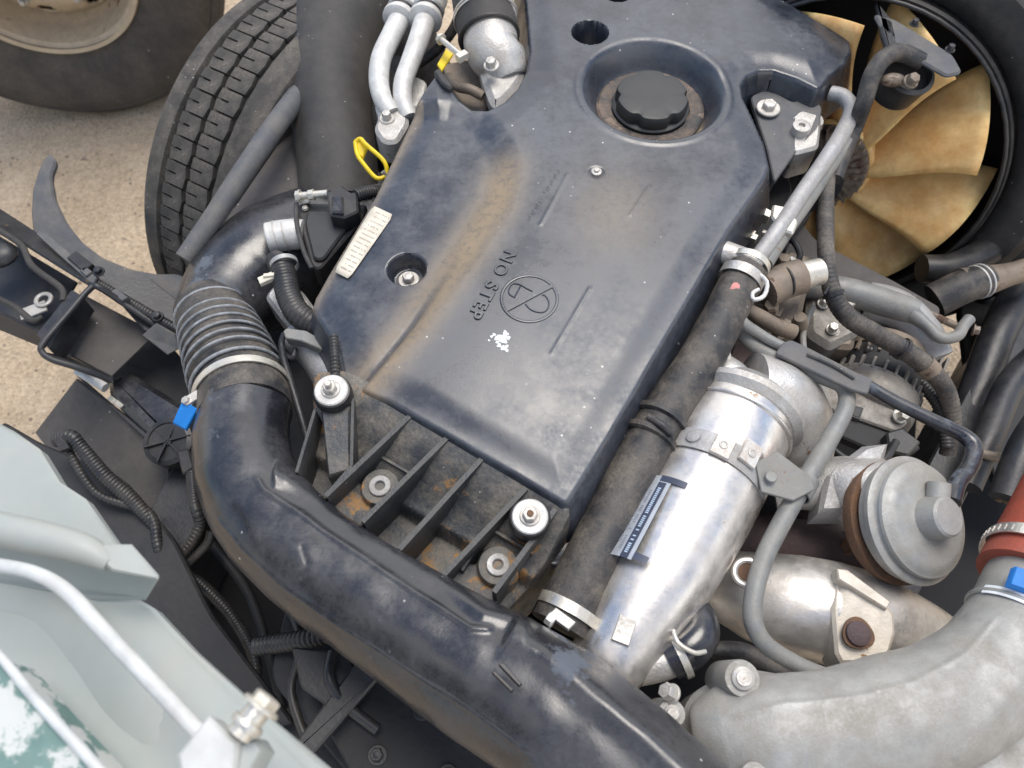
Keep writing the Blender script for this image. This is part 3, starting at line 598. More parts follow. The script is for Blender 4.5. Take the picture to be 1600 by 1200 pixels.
# ribbed mounting casting between pipe and cover
zb = .90
out = rnd([(480, 720), (497, 600), (545, 596), (600, 622), (872, 782), (890, 812), (850, 880), (775, 960), (735, 965), (600, 870), (500, 790), (462, 745)], 10)
edge = [(545, 600), (872, 785)]
def fmount(px, py, X, Y, d):
    # distance below the cover's lower edge
    e = ((px-545)*(-.495)+(py-600)*.869)                      # + towards the pipe
    z = .034-.048*sstep(2, 120, e)-.026*sstep(116, 128, e)
    return z
t = thing('mounting_bracket', 'ribbed black bracket with orange grime between cover and intake pipe', 'bracket', W(660, 800, .8))
sheet('bracket_floor', out, zb, fmount, .003, 'viton', t, rim=.003, drop=.10, draft=.1)
def rib(name, a, b_, z0, z1, zd0, zd1, th=.0028):
    A, B = W(*a, z0), W(*b_, z1); d = (B-A); s_ = UZ.cross(d).normalized()*th/2
    mb = MB(); top = mb.ring([A-s_, B-s_, B+s_, A+s_]); A2, B2 = V((A.x, A.y, zd0)), V((B.x, B.y, zd1)); bt = mb.ring([A2-s_, B2-s_, B2+s_, A2+s_])
    mb.cap(top); mb.bridge(bt, top); mb.cap(bt[::-1]); return build(name, mb, 'ribm', t)
for a, b_ in [((640, 650), (508, 775)), ((698, 684), (566, 815)), ((753, 716), (624, 858)), ((822, 762), (693, 898)), ((868, 795), (772, 925))]:
    rib('stiffening_rib', a, b_, .936, .933, .87, .80, .0066)
rib('stiffening_rib', (492, 640), (463, 738), .94, .93, .85, .82, .004)
rib('stiffening_rib', (551, 622), (549, 728), .94, .93, .85, .82, .004)
rib('stiffening_rib', (549, 728), (508, 775), .932, .931, .85, .82, .004)
b = MB(); Pq = [W(500, 632, .94), W(546, 628, .94), W(548, 735, .925), W(512, 745, .925)]; b.plate(Pq, (0, 0, -.08), .004); build('post_web', b, 'viton', t)
for x, y, z, r in ((518, 611, .955, 27), (828, 808, .948, 29)):
    o_ = W(x, y, z); k = S(o_); q = thing('x', '', '', o_) if False else None
    build('grommet', MB().lathe(o_, (0, -.08, 1), [(r*k*.9, -.06), (r*k*1.12, -.02), (r*k*1.14, -.006), (r*k*1.05, 0), (r*k*.9, .001)], 40), 'blackp', t)
    build('washer', MB().lathe(o_, (0, -.08, 1), [(r*k*.97, 0), (r*k*.97, .003), (r*k*.9, .0045), (r*k*.3, .0042)], 40), 'white' if x > 600 else 'white', t)
    build('mounting_nut', MB().hexb(o_+UZ*.004, (0, -.08, 1), .0095, .010, 1.35, .012 if x < 600 else .003), 'bolt', t)
    build('stud_tip', MB().lathe(o_+V((0, -.0012, .0235 if x < 600 else .0178)), (0, -.08, 1), [(.0042, -.006), (.0042, 0), (.003, .001)], 16), 'rusty', t)
for x, y in ((594, 760), (778, 883)):
    o_ = W(x, y, .905); build('boss', MB().lathe(o_, UZ, [(.027, -.05), (.026, -.003), (.024, 0)], 36), 'viton', t)
    build('insert_ring', MB().lathe(o_, UZ, [(.0065, -.008), (.0065, .003), (.0075, .004), (.0135, .004), (.0145, .003), (.0145, 0)], 32, caps=False), 'alud', t)
for x, y in ((540, 790), (735, 925)):
    build('round_pad', MB().lathe(W(x, y, .895), UZ, [(.036, -.05), (.035, -.002), (.032, 0), (.028, -.001)], 40), 'viton', t)
# square pocket walls round bosses
for x, y in ((594, 760), (778, 883)):
    for sx, sy in ((-1, 0), (0, -1)):
        A = W(x, y, .90)+AX*(.034*(1 if sy else 0)) + LAT*(.034*(-1 if sx else 0)) ; b = MB(); b.box(A, (LAT if sy else AX)*.03, (AX if sy else LAT)*.0018, UZ*.006); build('pocket_wall', b, 'viton', t)
o_ = W(866, 835, .86)
t2 = thing('rubber_plug', 'round black rubber plug showing at the lower right corner of the cover', 'plug', o_)
build('plug_body', MB().lathe(o_, (.1, -.1, 1), [(.040, -.08), (.042, -.012), (.040, -.003), (.034, 0), (.030, .001), (.028, -.001), (.0, -.001)], 48), 'duct', t2)
build('plug_rim', MB().torus(o_, (.1, -.1, 1), .038, .003, 48), 'duct', t2)

# ================================================================ ENGINE COVER
zc = .95
outl = ([(545, 596), (600, 622), (700, 680), (800, 738), (868, 778)] + [(880, 786), (890, 783), (900, 768)] +
        [(960, 670), (1030, 548), (1090, 445), (1145, 350), (1180, 300)] +
        [(1200, 272), (1208, 250), (1200, 215), (1180, 172), (1166, 143), (1163, 125), (1172, 110), (1190, 102), (1212, 101), (1250, 112), (1283, 127), (1292, 122), (1305, 104)] +
        [(1330, 85), (1340, 65), (1336, 48), (1322, 38), (1270, 10), (1220, -18), (1180, -45)] +
        [(820, -60), (818, -20), (823, 30), (826, 75), (822, 105), (808, 132), (786, 154), (762, 166), (738, 164), (718, 150), (702, 128), (692, 110), (684, 106), (678, 112)] +
        [(660, 136), (640, 168), (612, 225), (580, 290), (546, 345), (510, 402), (484, 446), (479, 462), (486, 480), (505, 508), (520, 535), (526, 565), (526, 588)])
dc_ = W(1022, 136, zc); RO = 118*S(dc_)*1.0
xr = W(1139, 136, zc).x-dc_.x
fold = [(640, 160), (700, 168), (748, 188), (776, 222), (784, 262), (770, 310), (735, 365), (690, 430), (640, 500), (590, 560), (545, 606)]
bh = W(633, 408, zc)
LOBE = fold+[(480, 720), (350, 480), (540, 120)]
def fcover(px, py, X, Y, d):
    dist, s, tt = dpoly(px, py, fold)
    sd, _, _ = sdf(px, py, LOBE)
    wd_ = 10+34*tt*(1-tt)*4*.8
    lobe = .016*(-sstep(-wd_, wd_*.6, sd))*1.0
    z = lobe
    g = np.exp(-(dist/9)**2)*sstep(.62, .85, tt)*(-.006); z = z+g
    # gentle crown
    z = z-.010*((px-850)/400)**2
    # filler dish
    u = np.hypot(X-dc_.x, Y-dc_.y)/xr
    dish = -.046*(1-sstep(.70, .985, u)); z = z+dish-.003*np.exp(-((u-1.0)/.035)**2)*0
    z = z+.0015*np.exp(-((u-1.03)/.04)**2)
    # bolt recess, left
    u2 = np.hypot(X-bh.x, Y-bh.y)/.029; z = z-.030*(1-sstep(.80, 1.05, u2))
    # open hole near the top
    q = W(922, 50, zc); u3 = np.hypot(X-q.x, Y-q.y)/.032; z = z-.07*(1-sstep(.85, 1.05, u3))
    q = W(965, -12, zc); u3 = np.hypot(X-q.x, Y-q.y)/.026; z = z-.05*(1-sstep(.85, 1.05, u3))
    q = W(932, 269, zc); u3 = np.hypot(X-q.x, Y-q.y)/.013; z = z-.002*(1-sstep(.7, 1.1, u3))
    # two fine moulded lines
    for a, b_ in (((887, 272), (845, 350)), ((922, 450), (862, 552)), ((1015, 290), (985, 335))):
        dl, _, _ = dpoly(px, py, [a, b_]); z = z+.0009*np.exp(-(dl/2.2)**2)
    # raised rim near the right edge and the corner lip
    z = z-.010*sstep(60, 8, d/S(W(900, 500, zc)))*.6
    return z
def dcover(px, py, dz):
    dist, s, tt = dpoly(px, py, fold); sd, _, _ = sdf(px, py, LOBE)
    a = np.exp(-((sd+6)/34)**2)*sstep(.26, .45, tt)*1.0
    a = a*(1-.75*np.exp(-(dist/10)**2)*sstep(.6, .8, tt))
    X = None
    e = np.exp(-(((px-560)*.86+(py-320)*.5)/12)**2)*.55           # left rim dust
    ex, ey = px-1025, (py-170)*1.25; r = np.hypot(ex, ey); a = np.maximum(a, .95*np.exp(-((r-72)/10)**2)*(dz < -.03)*(ex+ey > -20)+.5*np.exp(-((r-72)/10)**2)*(dz < -.03))
    a = np.maximum(a, np.where((px < 660) & (py > 150), e, 0))
    a = np.maximum(a, .35*np.exp(-((px-960)**2+(py-330)**2)/70**2))
    return np.clip(a, 0, 1)
t = thing('engine_cover', 'big black plastic engine cover with moulded NO STEP mark in the middle', 'engine cover', W(830, 420, .85))
def cz(x, y):                                              # cover height at a photo position
    X = np.array([[float(x)]]); p = W(x, y, zc); return zc+float(fcover(X, np.array([[float(y)]]), np.array([[p.x]]), np.array([[p.y]]), np.array([[.2]]))[0, 0])
sheet('cover_shell', outl, zc, fcover, .0022, 'cover', t, rim=.007, drop=.075, draft=.30, dust=dcover, ang=60)
# filler cap
fc = V((dc_.x, dc_.y, zc-.046)); rc = xr
build('seal_ring', MB().lathe(fc, UZ, [(rc*.74, 0), (rc*.735, .003), (rc*.70, .0055), (rc*.62, .004), (rc*.54, .003), (rc*.54, 0)], 90, caps=False), 'dirtring', t, noise=.0008)
def lob(q, r, h): return 1-.055*max(0, math.cos(q*8))**2
b = MB(); b.lathe(fc, UZ, [(rc*.52, .0), (rc*.53, .008), (rc*.50, .010)], 72); build('filler_neck', b, 'cap', t)
b = MB(); b.lathe(fc, UZ, [(rc*.49, .006), (rc*.50, .016), (rc*.495, .026), (rc*.475, .0310), (rc*.42, .0325), (rc*.2, .032)], 128, mod=lambda q, r, h: (1-.10*max(0, math.cos(q*6))**3) if r > rc*.3 else 1)
build('oil_filler_cap', b, 'cap', t)
# fasteners
q = V((bh.x, bh.y, cz(633, 408)))
b = MB(); b.lathe(q, UZ, [(.0165, 0), (.0165, .003), (.0150, .0045)], 32); b.hexb(q+UZ*.004, UZ, .009, .008, 0, 0); build('cover_bolt', b, 'bolt', t)
q = W(922, 50, zc); q.z = zc-.066; build('cover_bolt', MB().hexb(q+V((0, -.012, 0)), UZ, .009, .008, 1.6), 'white', t)
q = W(932, 269, cz(932, 269)); b = MB(); b.lathe(q, UZ, [(.0085, 0), (.0085, .002), (.007, .003)], 24); b.hexb(q+UZ*.002, UZ, .0045, .003, 0); build('small_screw', b, 'bolt', t)
q = W(965, -12, zc-.05); build('cover_bolt', MB().hexb(q, UZ, .011, .009, 1.6), 'brown', t)
# parts sticker with tiny print
sx = pxdir((600, 330), (540, 425), .94); sp = [(594, 319), (606, 324), (617, 337), (612, 343), (548, 432), (544, 436), (526, 427), (521, 421), (555, 365), (590, 321)]
SPz = cz(570, 375)+.0008
def on(x, y, k=.0012): return W(x, y, cz(x, y)+k)
b = MB(); n_ = 14; L0, L1 = (583, 321), (522, 424); R0_, R1_ = (615, 336), (545, 436)
rows = []
for i in range(n_+1):
    f_ = i/n_; a_ = (L0[0]+(L1[0]-L0[0])*f_, L0[1]+(L1[1]-L0[1])*f_); c_ = (R0_[0]+(R1_[0]-R0_[0])*f_, R0_[1]+(R1_[1]-R0_[1])*f_)
    ins = .08 if i in (0, n_) else 0
    rows.append(b.ring([on(a_[0]+(c_[0]-a_[0])*g_, a_[1]+(c_[1]-a_[1])*g_, .0010) for g_ in (ins, .25, .5, .75, 1-ins)]))
for a_, c_ in zip(rows, rows[1:]): b.bridge(a_, c_, False)
st_ = build('parts_sticker', b, 'sticker', t); md = st_.modifiers.new('s', 'SOLIDIFY'); md.thickness = .0003; md.offset = 1
b = MB(); dxr = pxdir((583, 321), (615, 336), zc); dyr = pxdir((583, 321), (522, 424), zc)
for i in range(14):
    f_ = .06+i*.065
    for k in range(11):
        if RS.rand() < .2: continue
        g_ = .22+k*.062 + (.05 if i < 3 else 0)
        x = L0[0]+(L1[0]-L0[0])*f_; y = L0[1]+(L1[1]-L0[1])*f_; x2 = R0_[0]+(R1_[0]-R0_[0])*f_; y2 = R0_[1]+(R1_[1]-R0_[1])*f_
        c_ = on(x+(x2-x)*g_, y+(y2-y)*g_, .0017); b.cap(b.ring([c_-dxr*.0006-dyr*.0012, c_+dxr*.0006-dyr*.0012, c_+dxr*.0006+dyr*.0012, c_-dxr*.0006+dyr*.0012]))
ink = mat('faded print', (.33, .30, .26), .6, bump=0)
stuff(build('printed_figures', b, ink, t))
# NO STEP and its sign, moulded proud of the sheet
dtx = pxdir((801, 389), (743, 492), zc); emb = M['cover']
mb = text_mesh('NO STEP', .0275, .0009, .0007, 1.25); place(mb, on(769, 443, .0009), dtx, UZ); build('moulded_lettering', mb, emb, t)
ec = on(827, 466, .0006); re_ = 46*S(ec)*1.0
build('sign_ring', MB().torus(ec, UZ, re_*.95, .0022, 72, 8, .55), emb, t)
d_ = pxdir((783, 487), (866, 443), zc); s_ = UZ.cross(d_); b = MB(); b.plate([ec+d_*re_*.93+s_*.0026, ec-d_*re_*.93+s_*.0026, ec-d_*re_*.93-s_*.0026, ec+d_*re_*.93-s_*.0026], (0, 0, -.001), .0006)
b.v = [p+UZ*.0012 for p in b.v]; build('sign_bar', b, emb, t)
def foot(pts, cl=True):
    Q = [on(x, y, .0006) for x, y in pts]; b = MB(); b.tube(Q, .0011, 8, sub=4); build('shoe_outline', b, emb, t)
foot([(821, 475), (830, 484), (843, 488), (852, 486), (857, 479), (857, 470), (852, 462), (847, 461)])
foot([(832, 455), (822, 450), (813, 445), (803, 443), (797, 448), (795, 458), (803, 464), (805, 462), (813, 447)])
# small moulded code beside the line: illegible ticks
b = MB()
for i in range(26):
    if 12 <= i <= 15: continue
    f_ = i/25; x = 873-f_*48+1.5*math.sin(i*2.1); y = 266+f_*78; c_ = on(x, y, .0006); d2 = pxdir((850, 300), (862, 306), zc)
    a_ = d2*.0028*(.7+.5*RS.rand()); e_ = UZ.cross(d2)*.0005; b.plate([c_-a_-e_, c_+a_-e_, c_+a_+e_, c_-a_+e_], (0, 0, -.001), .0002)
stuff(build('moulded_code', b, emb, t))
# white paint spots
b = MB()
for x, y, r in ((783, 528, 7), (790, 522, 5), (788, 533, 5), (794, 528, 4), (776, 529, 4), (780, 540, 4), (787, 544, 5), (792, 541, 3), (768, 526, 2.5), (764, 532, 2), (772, 523, 3), (777, 535, 3), (792, 548, 3), (789, 518, 2.5)):
    c_ = on(x, y, .0003); k = S(c_)*r; b.lathe(c_, UZ, [(k, 0), (k*.85, .0006), (k*.4, .0008)], 9, mod=lambda q, r_, h, s0=RS.rand()*6: 1+.25*math.sin(3*q+s0))
build('paint_splash', b, 'whitep', t)
# ================================================================ TOP: PIPES, THERMOSTAT, DIPSTICK
for i, (lab, pts) in enumerate((('white oxidised aluminium pipe with S bend, left of the pair', [(640, -40, .90, 19), (628, 20, .90, 17), (612, 55, .90, 16), (596, 90, .90, 16), (592, 125, .895, 16), (598, 155, .89, 15), (612, 178, .88, 14)]),
                   ('white oxidised aluminium pipe with gentle bend, right of the pair', [(690, -40, .91, 19), (668, 20, .91, 17), (655, 60, .91, 16), (640, 100, .90, 15), (630, 130, .895, 15), (630, 160, .885, 15), (640, 185, .875, 14)]))):
    P, R = T(pts); t = thing('coolant_pipe', lab, 'pipe', P[-1], 'pair of aluminium pipes at the top')
    build('pipe', MB().tube(P, R, 22), 'white', t)
    d = (P[2]-P[1]).normalized(); o_ = P[1]; k = S(o_)
    b = MB(); b.lathe(o_-d*.02, d, [(24*k, 0), (25*k, .004), (25*k, .014), (20*k, .018), (20*k, .026), (24*k, .028), (26*k, .034), (26*k, .042), (20*k, .047)], 32); build('fitting_collar', b, 'white', t)
    build('fitting_nut', MB().lathe(o_-d*.045, d, [(24*k, 0), (26*k, .004), (26*k, .018), (24*k, .022)], 6), 'white', t)
    build('seal', MB().lathe(o_-d*.003, d, [(22*k, 0), (22*k, .010)], 24), 'blackp', t)
t = thing('pipe_flange', 'cast aluminium flange block bolted where the two pipes end', 'flange', W(605, 190, .82))
build('flange_body', MB().plate(OP([(590, 150), (612, 146), (632, 165), (640, 190), (620, 222), (598, 222), (583, 200), (592, 180), (584, 165)], .885, 9), (0, 0, -.05), .006), 'alu', t)
build('flange_bolt', MB().hexb(W(605, 186, .885), UZ, .0085, .012, 1.6), 'bolt', t)
slab('flange_tab', [(612, 120), (650, 118), (668, 128), (660, 165), (640, 170), (628, 140)], .86, .02, 'alu', t, 8)
# thermostat housing
t = thing('thermostat_housing', 'cast aluminium water outlet elbow clamped to a black hose, top of cover', 'housing', W(770, 100, .88))
P, R = T([(766, 20, .95, 42), (766, 55, .94, 42), (770, 80, .935, 42), (785, 100, .925, 38), (795, 125, .91, 28)]); build('outlet_elbow', MB().tube(P, R, 36), 'alu', t, noise=.0012)
build('outlet_flange', MB().plate(OP([(742, 70), (815, 55), (824, 85), (818, 120), (796, 150), (772, 166), (762, 150), (750, 110)], .93, 14), (0, 0, -.03), .01), 'alu', t, noise=.001)
build('flange_bolt', MB().hexb(W(768, 103, .955), (-.1, -.1, 1), .0095, .011, 1.45), 'bolt', t)
slab('lower_casting', [(690, 100), (745, 90), (775, 130), (760, 175), (715, 168)], .885, .04, 'brown', t, 8)
t = thing('radiator_hose', 'black radiator hose with shiny wire clamp entering from the top edge', 'hose', W(750, -20, .93))
P, R = T([(742, -90, .96, 44), (748, -30, .955, 45), (757, 20, .95, 48), (764, 58, .94, 47)]); build('hose_body', MB().tube(P, R, 36), 'rubber', t)
ax = (P[3]-P[2]).normalized()
for k_, m_ in ((.008, 'steel'), (.015, 'steel')): build('clamp_wire', MB().torus(P[2]+ax*k_, ax, 49*S(P[2]), .0022, 48), m_, t)
build('hose_bead', MB().torus(P[3], ax, 46*S(P[3]), .0035, 48), 'blackp', t)
b = MB(); A, B = W(690, 62, .965), W(722, 88, .965); b.tube([A, B], .005, 14, sub=2); b.hexb(A, A-B, .008, .006, 1.25); b.box(B, pxdir((690, 62), (722, 88), .965)*.006, UZ.cross(pxdir((690, 62), (722, 88), .965))*.010, UZ*.006); build('clamp_screw', b, 'zinc', t)
tag(build('yellow_strip', MB().plate([W(*p) for p in ((683, 100, .94), (697, 76, .94), (708, 84, .94), (690, 110, .94))], (0, 0, -.004), .001), 'yellow'), 'small yellow and white tag tucked at the notch of the cover', 'tag')
slab_o = slab('cover_notch_lip', [(677, 110), (686, 105), (700, 122), (708, 133), (702, 138), (690, 130)], .953, .02, 'blackp', None, 3); tag(slab_o, 'thin black clip lip at the upper left notch of the cover', 'clip')
# dipstick handle
t = thing('dipstick', 'yellow plastic oil dipstick pull ring poking out beside the cover edge', 'dipstick', W(580, 250, .88))
A = [W(*p) for p in ((555, 222, .925), (563, 217, .93), (572, 226, .93), (600, 252, .915), (603, 272, .90), (588, 278, .90), (565, 252, .915), (558, 240, .92))]
b = MB(); b.tube(A+[A[0]], .0036, 12, sub=5); build('pull_ring', b, 'yellow', t)
b = MB(); b.plate([W(*p) for p in ((556, 221, .926), (566, 215, .93), (574, 226, .925), (566, 246, .915), (558, 240, .92))], (0, 0, -.008), .002); build('pull_tab', b, 'yellow', t)
P, R = T([(598, 268, .905, 4), (615, 290, .88, 4), (630, 310, .85, 4)]); build('stem', MB().tube(P, R, 10), 'pipe', t)
# throttle body & sensor
t = thing('throttle_body', 'black throttle body with wiring plug and round pale solenoid', 'throttle body', W(510, 350, .75))
slab('body_plate', [(462, 322), (472, 316), (575, 318), (560, 350), (500, 420), (488, 418), (468, 350)], .86, .05, 'blackp', t, 8)
slab('body_cap', [(480, 328), (540, 330), (545, 350), (505, 405), (490, 405), (476, 350)], .868, .01, 'cap', t, 8)
P, R = T([(463, 318, .875, 4), (464, 350, .875, 4), (474, 390, .875, 4), (487, 420, .875, 4)]); build('edge_flange', MB().tube(P, R, 10), 'blackp', t)
P, R = T([(420, 372, .85, 24), (440, 368, .85, 24), (462, 366, .85, 24), (475, 366, .85, 22)]); build('solenoid', MB().tube([P[0]+(P[0]-P[1])*.05]+P, [R[0]*.8]+R, 28), 'white', t)
for q in (432, 446): o_ = W(q, 369, .85); build('solenoid_groove', MB().torus(o_, P[1]-P[0], 24*S(o_), .001, 36), 'bolt', t)
slab('wiring_plug', [(510, 300), (532, 288), (548, 300), (558, 298), (560, 330), (538, 340), (515, 336)], .895, .03, 'blackp', t, 3)
slab('plug_latch', [(518, 305), (536, 305), (536, 332), (518, 330)], .903, .01, 'duct', t, 3)
P, R = T([(555, 306, .89, 10), (575, 300, .88, 10), (600, 296, .87, 10)]); build('plug_loom', MB().tube(P, R, 12, rib=(.005, .0015)), 'blackp', t)
b = MB(); A = W(470, 306, .88); B = W(512, 302, .885); b.tube([A, B], .006, 14, sub=2); b.hexb(A, A-B, .009, .006, 1.2); b.hexb(A.lerp(B, .5), A-B, .0085, .008, 1.1); build('sensor_union', b, 'zinc', t)
b = MB(); b.hexb(W(477, 326, .862), UZ, .005, .003, 1.1); build('cap_screw', b, 'bolt', t)
slab('mount_tab', [(466, 300), (482, 298), (484, 314), (468, 316)], .872, .006, 'zinc', t, 3)
# corrugated water hose beside cover
t = thing('vacuum_hose', 'black ribbed hose with pale plastic clip running under the cover edge', 'hose', W(460, 460, .8))
P, R = T([(430, 405, .86, 15), (440, 418, .87, 19), (446, 440, .87, 19), (452, 465, .87, 19), (468, 492, .87, 20), (500, 512, .86, 20), (540, 525, .85, 20)]); build('hose_body', MB().tube(P, R, 24, rib=(.0065, .0012)), 'blackp', t)
o_ = W(444, 414, .873); build('clip_band', MB().band(o_, P[2]-P[1], 20.5*S(o_), .008, .0015), 'alud', t)
b = MB(); b.box(W(416, 436, .88), V((.010, .006, 0)), V((-.003, .006, 0)), UZ*.004); b.box(W(420, 430, .886), V((.008, .001, 0)), V((0, .003, 0)), UZ*.002); build('clip_ear', b, 'sticker', t)
t = thing('sensor_box', 'pale grey cast box behind the ribbed hose', 'casting', W(440, 490, .75))
build('box_body', MB().plate(OP([(412, 462), (430, 440), (470, 450), (520, 520), (520, 590), (480, 585), (465, 530)], .83, 10), (0, 0, -.05), .006), 'alu', t)
P, R = T([(470, 520, .82, 34), (495, 545, .82, 36), (515, 575, .82, 34), (530, 610, .81, 28)]); build('box_neck', MB().tube(P, R, 28), 'alud', t, noise=.0015)
t = thing('stay_bracket', 'folded steel bracket with rod standing left of the cover corner', 'bracket', W(450, 560, .75))
build('folded_strip', MB().plate(OP([(442, 517), (448, 512), (478, 516), (520, 540), (518, 552), (470, 532), (446, 528)], .875, 3), (0, 0, -.018), .0015), 'pipe', t)
P, R = T([(440, 540, .87, 5), (444, 565, .86, 6), (455, 600, .85, 6), (470, 650, .84, 6), (480, 685, .83, 6)]); build('rod', MB().tube(P, R, 12), 'frame', t)
P, R = T([(444, 520, .872, 4), (440, 535, .865, 5), (442, 550, .86, 5), (456, 560, .85, 5), (462, 545, .85, 4)]); build('hook', MB().tube(P, R, 12), 'frame', t)
P, R = T([(521, 525, .93, 7), (523, 555, .935, 7), (524, 590, .935, 7)]); tag(build('spring_loom', MB().tube(P, R, 14, rib=(.006, .0022)), 'blackp'), 'short tightly ribbed black tube at the lower left corner of the cover', 'tube')
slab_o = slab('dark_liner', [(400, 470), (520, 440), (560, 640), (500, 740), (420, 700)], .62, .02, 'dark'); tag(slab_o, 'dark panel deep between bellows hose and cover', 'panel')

# ================================================================ FAN
ft = V((AX.x, AX.y, -.30)).normalized(); fcn = W(1296, 246, .69); RF = .286
fu = LAT.copy(); fv = ft.cross(fu).normalized()
if fv.z < 0: fv = -fv
t = thing('cooling_fan', 'amber nylon radiator fan with wide curved blades and ribbed clutch', 'fan', fcn)
NBl = 9; off = math.radians(14)
bl = None
for k in range(NBl):
    if bl is None:
        b = MB(); rows = []
        nr, nc = 12, 12
        for i in range(nr+1):
            f_ = i/nr; r = .070+f_*(RF-.070); row = []
            sw = .20*f_+.10*math.sin(f_*3)                    # sweep
            ch = (.046+.054*f_)                               # half chord metres
            pitch = math.radians(46-16*f_)
            for j in range(nc+1):
                c_ = (j/nc-.5)*2
                rr = r+(.016*c_*f_ if i == nr else 0.016*c_*f_)
                a_ = sw+(ch*c_*math.cos(pitch))/rr; camb = .022*(1-c_*c_)
                ax_ = ch*c_*math.sin(pitch)-camb
                row.append(fcn+(fu*math.cos(a_)+fv*math.sin(a_))*rr+ft*ax_)
            rows.append(b.ring(row))
        for a_, c_ in zip(rows, rows[1:]): b.bridge(a_, c_, False)
        bl = build('fan_blade', b, 'amber', t, ang=80); md = bl.modifiers.new('s', 'SOLIDIFY'); md.thickness = .004; md.offset = 0
        o = bl
    else: o = bl.copy(); COL.objects.link(o)
    o.matrix_local = Matrix.Rotation(off+2*math.pi*k/NBl, 4, ft)
b = MB(); b.lathe(fcn, ft, [(.084, -.035), (.090, -.03), (.090, .03), (.08, .035)], 60); build('fan_hub', b, 'amber', t)
cl0 = fcn-ft*.035
b = MB(); b.lathe(cl0, -ft, [(.082, 0), (.082, .004), (.070, .007), (.068, .020), (.056, .025), (.03, .027), (.03, .06)], 60); build('clutch_body', b, 'brown', t)
b = MB()
for k in range(30):
    q = 2*math.pi*k/30; d = fu*math.cos(q)+fv*math.sin(q); e_ = -fu*math.sin(q)+fv*math.cos(q); b.box(cl0-ft*.016+d*.064, e_*.0018, d*.018, ft*.012) 
stuff(build('cooling_fin', b, 'brown', t))
b = MB(); b.lathe(cl0-ft*.06, -ft, [(.05, 0), (.05, .02), (.03, .025), (.03, .10)], 40); build('fan_pulley', b, 'dark', t)
# shroud
t = thing('fan_shroud', 'matt black fan shroud ring arching around the amber fan', 'shroud', fcn)
b = MB(); b.lathe(fcn, ft, [(.310, -.01), (.316, -.012), (.320, -.005), (.316, .03), (.345, .06), (.44, .09), (.46, .12), (.45, .14), (.43, .11), (.31, .08), (.306, .03), (.310, -.01)], 120, caps=False); build('shroud_ring', b, 'blackp', t)
b = MB(); b.lathe(fcn, ft, [(.324, .012), (.357, .0), (.395, .0), (.415, .02), (.43, .07)], 120, caps=False); o = build('shroud_hood', b, 'rubber', t); md = o.modifiers.new('s', 'SOLIDIFY'); md.thickness = .006
P_ = [fcn+(fu*math.cos(a_)+fv*math.sin(a_))*.309-ft*.015 for a_ in [2*math.pi*k/60 for k in range(61)]]
build('shroud_lip', MB().tube(P_, .004, 10, sub=1), 'blackp', t)
b = MB(); b.lathe(fcn+ft*.13, ft, [(.50, 0), (.50, .03)], 60); build('radiator_core', b, 'void_black', t)
# bracket and filler on the shroud
t = thing('expansion_filler', 'black filler neck with wire clip held on a bracket above the fan', 'filler neck', W(1420, 110, .84))
slab('bracket_plate', [(1365, 20), (1400, 30), (1490, 85), (1505, 112), (1480, 118), (1440, 95), (1400, 70), (1385, 55)], .985, .006, 'fender', t, 8)
slab('bracket_arm', [(1370, 0), (1395, 30), (1405, 75), (1390, 82), (1378, 50)], .985, .01, 'frame', t, 4)
o_ = W(1420, 112, .955); b = MB(); b.lathe(o_, (.1, -.25, 1), [(.042, -.05), (.045, -.01), (.047, 0), (.040, .004), (.036, -.004), (.0, -.006)], 40); build('neck_cup', b, 'blackp', t)
build('cup_fitting', MB().hexb(W(1422, 128, .965), (.1, -.3, 1), .010, .012, 1.3), 'brown', t); build('cup_grime', MB().sphere(W(1395, 125, .96), .018, (1.2, .7, .6)), 'brown', t)
P, R = T([(1425, 76, .975, 3), (1450, 78, .975, 3), (1468, 92, .97, 3), (1468, 108, .965, 3)]); build('wire_clip', MB().tube(P, R, 10), 'zinc', t)
for x, y in ((1428, 38), (1484, 78)): build('bracket_bolt', MB().hexb(W(x, y, .985), UZ, .006, .008, 1.4), 'frame', t)
P, R = T([(1440, 96, .975, 13), (1405, 82, .985, 14), (1380, 92, .985, 14), (1362, 120, .97, 14), (1350, 160, .94, 13), (1335, 200, .89, 13), (1318, 240, .88, 13), (1306, 280, .87, 11)])
tag(build('overflow_hose', MB().tube(P, R, 22), 'hose'), 'thin dusty black hose looping from the filler neck down past the fan', 'hose')
# braided hose
P, R = T([(1296, 250, .875, 12), (1290, 300, .87, 13), (1290, 360, .86, 13), (1292, 410, .85, 13), (1302, 460, .83, 14), (1325, 495, .81, 15), (1365, 520, .79, 15), (1410, 545, .77, 15), (1450, 575, .75, 15), (1478, 610, .72, 14), (1488, 660, .68, 13), (1480, 710, .64, 12)])
t = thing('alternator_cable', 'taped wiring loom snaking from the fan down over the alternator', 'wiring loom', P[5])
build('loom', MB().tube(P, R, 20, rib=(.007, .0007)), 'hose', t)
for i_ in (4, 7): build('cable_tie', MB().band(P[i_], P[i_+1]-P[i_-1], R[i_]*1.12, .006, .0015, 24), 'blackp', t)
build('cable_tie_end', MB().tube([W(1295, 448, .845), W(1288, 460, .845)], .0025, 8, sub=2), 'blackp', t)
build('tape_wrap', MB().band(P[8], P[9]-P[7], R[8]*1.05, .02, .0008, 24), 'brown', t)

